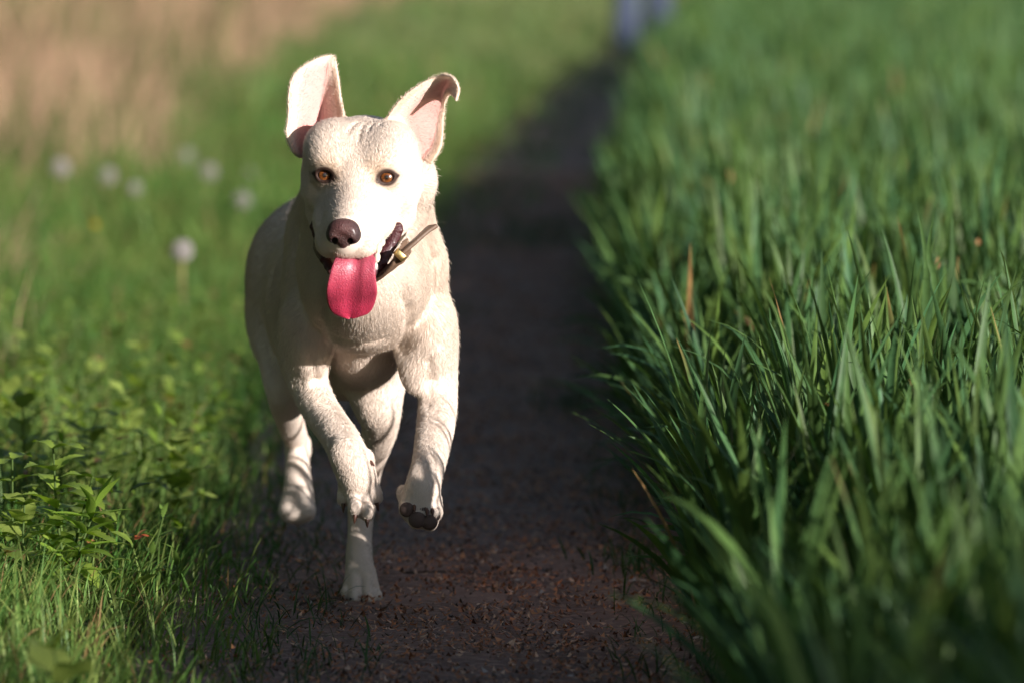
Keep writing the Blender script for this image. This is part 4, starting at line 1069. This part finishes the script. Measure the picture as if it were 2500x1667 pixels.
# dandelion clocks
M['clock'] = simple('dandelion_down', (0.42, 0.38, 0.37), 0.8, 0.2)
def dandelion(px, py, Y, r, label, group='dandelion clocks in the verge', col=None):
    c = P(px, py, Y); b = c.copy(); b[0] += random.uniform(-0.01, 0.02); b[2] = float(gz(b[0], b[1]))
    o = settle(empty('dandelion', tuple(b), label, 'dandelion', group)); update()
    tube(spline([b, (b + c) / 2 + np.array([-0.006, 0, 0]), c], 8), 0.0042, 0.0034, 'stem', M['weed'], o, cols=(0.42, 0.36, 0.16))
    V, F = [], []
    g = (1 + 5 ** 0.5) / 2; nsp = 130
    for i in range(nsp):
        th = math.acos(1 - 2 * (i + .5) / nsp); ph = 2 * math.pi * i / g
        d = np.array([math.sin(th) * math.cos(ph), math.sin(th) * math.sin(ph), math.cos(th)])
        R = frame(d, (0.1, 0.2, 0.97)); k0 = len(V)
        rr = r * random.uniform(0.9, 1.05)
        V += [c + d * r * 0.12 - R[:, 1] * 0.0003, c + d * r * 0.12 + R[:, 1] * 0.0003, c + d * rr * 0.8 + R[:, 1] * 0.0003, c + d * rr * 0.8 - R[:, 1] * 0.0003]
        F.append((k0, k0 + 1, k0 + 2, k0 + 3))
        for j in range(5):                                                # the parachute of each seed
            a = j * 1.2566; u = R[:, 1] * math.cos(a) + R[:, 2] * math.sin(a); v = R[:, 1] * -math.sin(a) + R[:, 2] * math.cos(a); q0 = len(V)
            e = c + d * rr + u * r * 0.20; m_ = c + d * rr * 0.8
            V += [m_ - v * 0.0004, m_ + v * 0.0004, e + v * r * 0.035, e - v * r * 0.035]; F.append((q0, q0 + 1, q0 + 2, q0 + 3))
    mesh_np('seed_head', np.array(V), np.array(F), M['clock'], o, smooth=False)
    Vs, Fs, _, _ = sphere(c, np.eye(3), (r * 0.14,) * 3, 8, 10)
    mesh_np('receptacle', Vs, Fs, M['weed'], o, cols=np.tile([0.25, 0.2, 0.1], (len(Vs), 1)))
for (px, py, Y, r, lb_) in ((445, 612, 11.2, 0.021, 'nearest and sharpest dandelion clock, pale stem standing above the grass left of the dog'),
                            (148, 410, 15.3, 0.023, 'leftmost dandelion clock of the far ones'),
                            (265, 430, 15.6, 0.021, 'dandelion clock second from the left among the far ones'),
                            (330, 462, 15.0, 0.018, 'small dandelion clock just above a yellow flower'),
                            (455, 382, 17.5, 0.021, 'faintest and highest dandelion clock in the verge'),
                            (510, 420, 16.0, 0.022, 'dandelion clock halfway between the faint one and the dog'),
                            (592, 490, 14.5, 0.021, 'dandelion clock nearest to the back of the dog'),
                            (608, 428, 17.0, 0.019, 'dim dandelion clock straight above the one nearest the dog')):
    dandelion(px, py, Y, r, lb_)
M['yellow'] = simple('yellow_petal', (0.75, 0.55, 0.03), 0.6, 0.3)
for (px, py, Y, lb_) in ((328, 482, 15.2, 'yellow flower head under the small dandelion clock'), (232, 555, 12.6, 'yellow flower low in the grass left of the nearest dandelion clock')):
    c = P(px, py, Y); b = c.copy(); b[2] = float(gz(b[0], b[1]))
    o = settle(empty('yellow_flower', tuple(b), lb_, 'flower')); update()
    tube(spline([b, (b + c) / 2, c], 6), 0.002, 0.0016, 'stem', M['weed'], o, cols=(0.16, 0.22, 0.06))
    V, F = [], []
    for i in range(40):
        a = i * 2.4; el = 0.15 + 1.1 * (i / 40); L = 0.016; R = frame((math.cos(a) * math.cos(el), math.sin(a) * math.cos(el), math.sin(el)))
        lv, lf = leaf_geo(L, 0.004, 0.5, 0, 0.1, 3); F += [tuple(int(x) + len(V) for x in f) for f in lf]; V += list(c + lv @ R.T)
    mesh_np('flower_head', np.array(V), np.array(F), M['yellow'], o)

# single blades that stand out of the wheat
def wheat_plant(base, leaves, label):
    base = np.asarray(base, float); base[2] = float(gz(base[0], base[1]))
    o = settle(empty('wheat_plant', tuple(base), label, 'wheat plant', 'wheat plants standing out at the field\'s edge')); update()
    st = base + np.array([0, 0, 0.10])
    tube(spline([base, (base + st) / 2, st], 5), 0.003, 0.0022, 'stem', M['wheat'], o, cols=(0.06, 0.12, 0.04))
    for (pts, w) in leaves:
        pl = [base + np.array([0, 0, 0.05])] + [P(*p) for p in pts]
        L = spline(pl, 22); tg = np.gradient(L, axis=0); V = []
        for i in range(22):
            t = i / 21; R = frame(tg[i] + 1e-6, (-0.25, -0.95, 0.45)); ww = w * 0.5 * min(1, 0.35 + 2 * t) * (1 - t ** 2.6)
            V += [L[i] - R[:, 1] * ww + R[:, 2] * ww * 0.3, L[i], L[i] + R[:, 1] * ww + R[:, 2] * ww * 0.3]
        F = [(i * 3 + j, i * 3 + j + 1, i * 3 + j + 4, i * 3 + j + 3) for i in range(21) for j in (0, 1)]
        col = np.tile(WC * random.uniform(0.9, 1.25), (66, 1))
        mesh_np('leaf', np.array(V), np.array(F), M['wheat'], o, cols=col)
for (bx, by, lv, lb_) in (
    (2260, 7.15, [([(2262, 760, 7.15), (2262, 640, 7.15), (2240, 505, 7.16)], 0.011), ([(2285, 760, 7.13), (2268, 620, 7.13), (2283, 512, 7.12)], 0.009)], 'tall wheat plant whose pair of narrow blades rises above all the others'),
    (1850, 7.1, [([(1800, 1080, 7.1), (1700, 1110, 7.08), (1515, 1058, 7.05)], 0.014), ([(1790, 1100, 7.1), (1690, 1150, 7.06), (1600, 1045, 7.04)], 0.013), ([(1760, 1120, 7.1), (1660, 1080, 7.1), (1627, 992, 7.1)], 0.011)], 'wheat plant at the edge with pale-tipped leaves arching over the path'),
    (1840, 6.95, [([(1770, 1240, 6.95), (1700, 1225, 6.93), (1618, 1145, 6.92)], 0.012), ([(1740, 1300, 6.95), (1690, 1210, 6.93), (1575, 1243, 6.9)], 0.010)], 'low wheat plant with one drooping and one upright leaf beside the path'),
    (1900, 6.8, [([(1780, 1330, 6.8), (1660, 1290, 6.78), (1535, 1282, 6.76)], 0.011), ([(1800, 1350, 6.8), (1690, 1320, 6.78), (1570, 1305, 6.77)], 0.012), ([(1830, 1400, 6.78), (1700, 1365, 6.76), (1512, 1356, 6.74)], 0.010)], 'wheat plant whose long leaves lie low over the shaded path'),
    (1850, 7.6, [([(1840, 950, 7.6), (1770, 900, 7.58), (1675, 850, 7.56)], 0.012), ([(1800, 960, 7.6), (1740, 990, 7.6), (1600, 1000, 7.6)], 0.012)], 'wheat plant with a light leaf bent towards the dog'),
    (1640, 9.6, [([(1600, 960, 9.6), (1520, 930, 9.6), (1420, 868, 9.6)], 0.013), ([(1580, 985, 9.6), (1480, 960, 9.6), (1280, 922, 9.6)], 0.012)], 'wheat plant with blurred dark leaves reaching farthest across the path'),
    (1720, 8.8, [([(1680, 760, 8.8), (1600, 700, 8.8), (1500, 677, 8.8)], 0.014)], 'wheat plant with a single bright arched leaf above the shaded edge'),
    (2560, 4.6, [([(2400, 1640, 4.6), (2250, 1490, 4.6), (2050, 1420, 4.6)], 0.016)], 'large out-of-focus wheat leaf nearest the camera at the lower right')):
    wheat_plant(P(bx, 900, by), lv, lb_)
# brown tips among the wheat
# dead leaves and petals, a twig
M['dead'] = leaf_mat('dead_leaf', 0.6, 0.3, 0.3, (1.2, 0.8, 0.5))
def piece(name, c, L, W, yaw, pitch, col, label, cat, mat, bend=0.6, group=None):
    V, F = leaf_geo(L, W, bend, 0.04, 0.2, 8, 0.3, 0.2)
    R = frame((math.cos(yaw) * math.cos(pitch), math.sin(yaw) * math.cos(pitch), math.sin(pitch)))
    V = (V - np.array([L / 2, 0, 0])) @ R.T
    o = mesh_np(name, V, F, mat, None, cols=np.tile(col, (len(V), 1)), local=True); o.location = tuple(c)
    return tag(o, label, cat, group)
for (px, py, Y, L, W, yaw, col, lb_) in (
    (345, 1306, 6.92, 0.020, 0.015, 0.5, (0.55, 0.13, 0.05), 'red-orange dead leaf caught in the grass below the lone sprig'),
    (27, 1357, 6.85, 0.016, 0.010, 0.2, (0.62, 0.24, 0.06), 'orange dead leaf at the left border of the photograph'),
    (222, 1318, 6.93, 0.012, 0.009, 0.9, (0.60, 0.28, 0.10), 'small orange flake under the narrow-leaved weed'),
    (300, 1065, 7.6, 0.018, 0.012, 0.4, (0.50, 0.20, 0.08), 'blurred orange leaf among the weeds behind the toothed plants'),
    (1782, 430, 11.3, 0.026, 0.006, 1.5, (0.45, 0.28, 0.14), 'pale orange withered tip standing in the far wheat'),
    (2290, 640, 7.9, 0.018, 0.005, 1.5, (0.34, 0.16, 0.08), 'rusty withered tip beside the tallest wheat blades'),
    (2388, 590, 8.3, 0.010, 0.007, 1.5, (0.36, 0.18, 0.08), 'small round orange speck in the wheat at the right')):
    piece('dead_leaf', P(px, py, Y), L, W, yaw, 0.5 if px < 1000 else 1.4, np.array(col), lb_, 'dead leaf', M['dead'])
for (px, py, L, W, yaw, lb_) in (
    (1252, 1470, 0.014, 0.007, 1.2, 'small bright white petal standing in the middle of the path'),
    (1568, 1432, 0.036, 0.016, 0.1, 'largest pale curled petal at the right side of the path'),
    (1676, 1545, 0.013, 0.009, 1.0, 'white petal at the foot of the wheat, above the lower one'),
    (1712, 1585, 0.024, 0.012, -0.5, 'long white petal lowest at the right margin of the path'),
    (957, 1396, 0.012, 0.008, 0.4, 'bluish white petal just right of the planted paw'),
    (740, 1390, 0.016, 0.008, 0.2, 'faint pale petal left of the planted paw')):
    piece('petal', on_ground(px, py, 0.012), L, W, yaw, 0.25, np.array([0.72, 0.66, 0.62]), lb_, 'petal', M['dead'], 0.9)
def twig(pts, r, label):
    L = spline([on_ground(px, py, r + l) for (px, py, l) in pts], 14)
    V0 = L[0].copy(); o = tube(L, r, r * 0.5, 'twig', bumpy(simple('twig_bark', (0.12, 0.085, 0.07), 0.8, 0.2), 300, 0.8, 0.001), None)
    tag(o, label, 'twig')
twig([(725, 1492, 0.004), (770, 1488, 0.007), (822, 1479, 0.006)], 0.0028, 'grey twig lying just left of the planted paw')
twig([(985, 1412, 0.004), (1100, 1414, 0.006), (1190, 1418, 0.004)], 0.0014, 'thin dark straw lying straight across the path right of the dog')
twig([(1360, 1600, 0.004), (1420, 1586, 0.008), (1480, 1580, 0.004)], 0.0014, 'greenish straw near the bottom of the path')

# ------------------------------------------------------------------ the walker far down the path (only the shins reach into the picture)
YP = 41.0
pc = P(1566, 128, YP); pc[2] = float(gz(pc[0], pc[1]))
person = settle(empty('person', tuple(pc), 'blurred person in blue jeans walking on the path far behind the dog', 'person')); update()
def field(lo, hi, st): 
    return Field(*[np.arange(a, b_, st) for a, b_ in zip(lo, hi)])
def pp(x, y, z): return pc + np.array([x, y, z])
def figure(kind, name, mat):
    f = field(pc + [-0.5, -0.5, -0.05], pc + [0.5, 0.5, 1.85], 0.014)
    hip, w = 0.95, 0
    e = 0.0 if kind == 'body' else 0.018
    if kind in ('body', 'jeans'):
        for sx, fy, kz in ((-1, -0.20, 0.52), (1, 0.18, 0.50)):
            f.chain([(pp(0.10 * sx, 0, 0.93), 0.085 + e), (pp(0.11 * sx, fy * 0.65 - 0.02, kz), 0.070 + e), (pp(0.12 * sx, fy, 0.09), 0.050 + e * (2.6 if kind == 'jeans' else 1))], 0.03)
        f.ell(pp(0, 0, 0.98), (0.165 + e, 0.115 + e, 0.13 + e * 0.5), 0.05)
    if kind == 'shoes':
        for sx, fy in ((-1, -0.20), (1, 0.18)):
            f.cone(pp(0.12 * sx, fy + 0.03, 0.06), pp(0.125 * sx, fy - 0.15, 0.042), 0.055, 0.040, 0.02)
    if kind in ('body', 'jacket'):
        f.ell(pp(0, 0, 1.15), (0.155 + e, 0.11 + e, 0.19 + e), 0.05); f.ell(pp(0, 0.01, 1.34), (0.185 + e, 0.115 + e, 0.15 + e), 0.05)
        for sx, ay in ((-1, 0.10), (1, -0.12)):
            f.chain([(pp(0.185 * sx, 0.01, 1.42), 0.055 + e), (pp(0.24 * sx, ay * 0.3 + 0.03, 1.14), 0.043 + e), (pp(0.23 * sx, ay * 1.4 - 0.05, 0.92 if kind == 'body' else 0.93), 0.032 + e)], 0.03)
            if kind == 'body': f.chain([(pp(0.23 * sx, ay * 1.4 - 0.05, 0.90), 0.034), (pp(0.23 * sx, ay * 1.5 - 0.08, 0.80), 0.026)], 0.02)
    if kind == 'body':
        f.cone(pp(0, 0.01, 1.45), pp(0, -0.01, 1.58), 0.055, 0.052, 0.02); f.ell(pp(0, -0.02, 1.66), (0.075, 0.095, 0.115), 0.02)
        f.ell(pp(0, -0.118, 1.645), (0.014, 0.02, 0.022), 0.01)
    if kind == 'hair': f.ell(pp(0, 0.0, 1.70), (0.088, 0.10, 0.10), 0.01); f.ell(pp(0, -0.10, 1.63), (0.07, 0.06, 0.075), 0.01, sub=True)
    V, F = f.mesh(1); mesh_np(name, V, F, mat, person)
figure('body', 'body', simple('skin', (0.55, 0.36, 0.27), 0.6, 0.3))
figure('jeans', 'jeans', bumpy(simple('denim', (0.058, 0.072, 0.12), 0.85, 0.2), 80, 0.4, 0.004))
figure('jacket', 'jacket', bumpy(simple('jacket_cloth', (0.10, 0.12, 0.20), 0.85, 0.2), 60, 0.4, 0.004))
figure('shoes', 'shoes', simple('shoe', (0.03, 0.03, 0.08), 0.6, 0.3))
figure('hair', 'hair', simple('hair', (0.06, 0.035, 0.02), 0.6, 0.3))

# ------------------------------------------------------------------ unseen trees added for their shade: two behind the camera, a row on the left
M['bark'] = bumpy(simple('bark', (0.10, 0.075, 0.055), 0.9, 0.2), 14, 1.0, 0.03)
M['crown'] = leaf_mat('tree_leaf', 0.5, 0.3, 0.3)
def tree(x, y, h, cr, z0, nl, ls, label, name='broadleaf_tree', group=None, seed=1):
    g = np.random.default_rng(seed)
    b = np.array([x, y, float(gz(x, y))]); o = settle(empty(name, tuple(b), label, 'tree', group)); update()
    tube(spline([b, b + [0.1, 0.05, h * 0.4], b + [0.0, 0.1, h * 0.8]], 8), 0.028 * h, 0.008 * h, 'trunk', M['bark'], o, 9)
    V, F, C = [], [], []; k = 0
    cl = []
    for i in range(26):
        d = g.normal(0, 1, 3); d /= np.linalg.norm(d); rr = g.random() ** 0.4
        cl.append(b + np.array([d[0] * cr * rr, d[1] * cr * rr, z0 + (h - z0) * (0.5 + 0.5 * d[2] * rr)]))
        if i % 4 == 0: tube(spline([b + [0, 0, h * g.uniform(.3, .6)], (b + [0, 0, h * .6] + cl[-1]) / 2, cl[-1]], 5), 0.008 * h, 0.002 * h, 'limb', M['bark'], o, 6)
    cl = np.array(cl); ci = g.integers(0, 26, nl)
    P0 = cl[ci] + g.normal(0, 1, (nl, 3)) * cr * 0.24
    a = g.random(nl) * 6.28; e = g.uniform(-0.9, 0.9, nl); u = np.stack([np.cos(a) * np.cos(e), np.sin(a) * np.cos(e), np.sin(e)], 1)
    w = np.cross(u, g.normal(0, 1, (nl, 3))); w /= np.linalg.norm(w, axis=1)[:, None]
    s_ = ls * g.uniform(0.6, 1.3, nl)[:, None]
    V = np.stack([P0 - u * s_, P0 + w * s_ * 0.45, P0 + u * s_, P0 - w * s_ * 0.45], 1).reshape(-1, 3); i = np.arange(nl) * 4
    col = np.array([0.055, 0.085, 0.025]) * g.uniform(0.6, 1.4, nl)[:, None]
    mesh_np('crown', V, np.stack([i, i + 1, i + 2, i + 3], 1), M['crown'], o, cols=np.repeat(col, 4, 0))
sx_, sy_ = SUN_DIR.x / math.cos(SUN_EL), SUN_DIR.y / math.cos(SUN_EL)     # towards the sun, on the ground
px0, py0 = -sy_, sx_
for i, (c_, d_, h_, cr_) in enumerate(((1.4, 17, 9.5, 2.9), (-4.4, 20, 11, 3.4))):  # out of view, added to throw shade over the foreground
    tree(c_ * px0 + d_ * sx_, c_ * py0 + d_ * sy_, h_, cr_, 1.6, 12000, 0.13, ['broad tree behind the camera shading the nearest wheat', 'second tree behind the camera, farther from the dog'][i], seed=5 + i)
for i in range(9):  # out-of-view row, added to block sky light from the dog's picture-left side
    yy_ = -4 + i * 4.2
    tree(-5.2 - 0.14 * max(yy_ - 10, 0) - (i % 2) * 0.5, yy_, 8.0 + (i * 37 % 5) * 0.4, 2.3, 0.3, 14000, 0.21, ['nearest dark tree of the wood edge, level with the camera', 'second dark tree of the wood edge beyond the left verge', 'third dark tree of the wood edge, level with the dog', 'fourth dark tree of the wood edge, just behind the dog', 'fifth dark tree of the wood edge, middle of the row', 'sixth dark tree of the wood edge beyond the dandelions', 'seventh dark tree of the wood edge, beside the dry grass', 'eighth dark tree of the wood edge, last but one of the row', 'farthest dark tree at the end of the wood edge'][i], group='trees of the wood edge on the left', seed=30 + i)
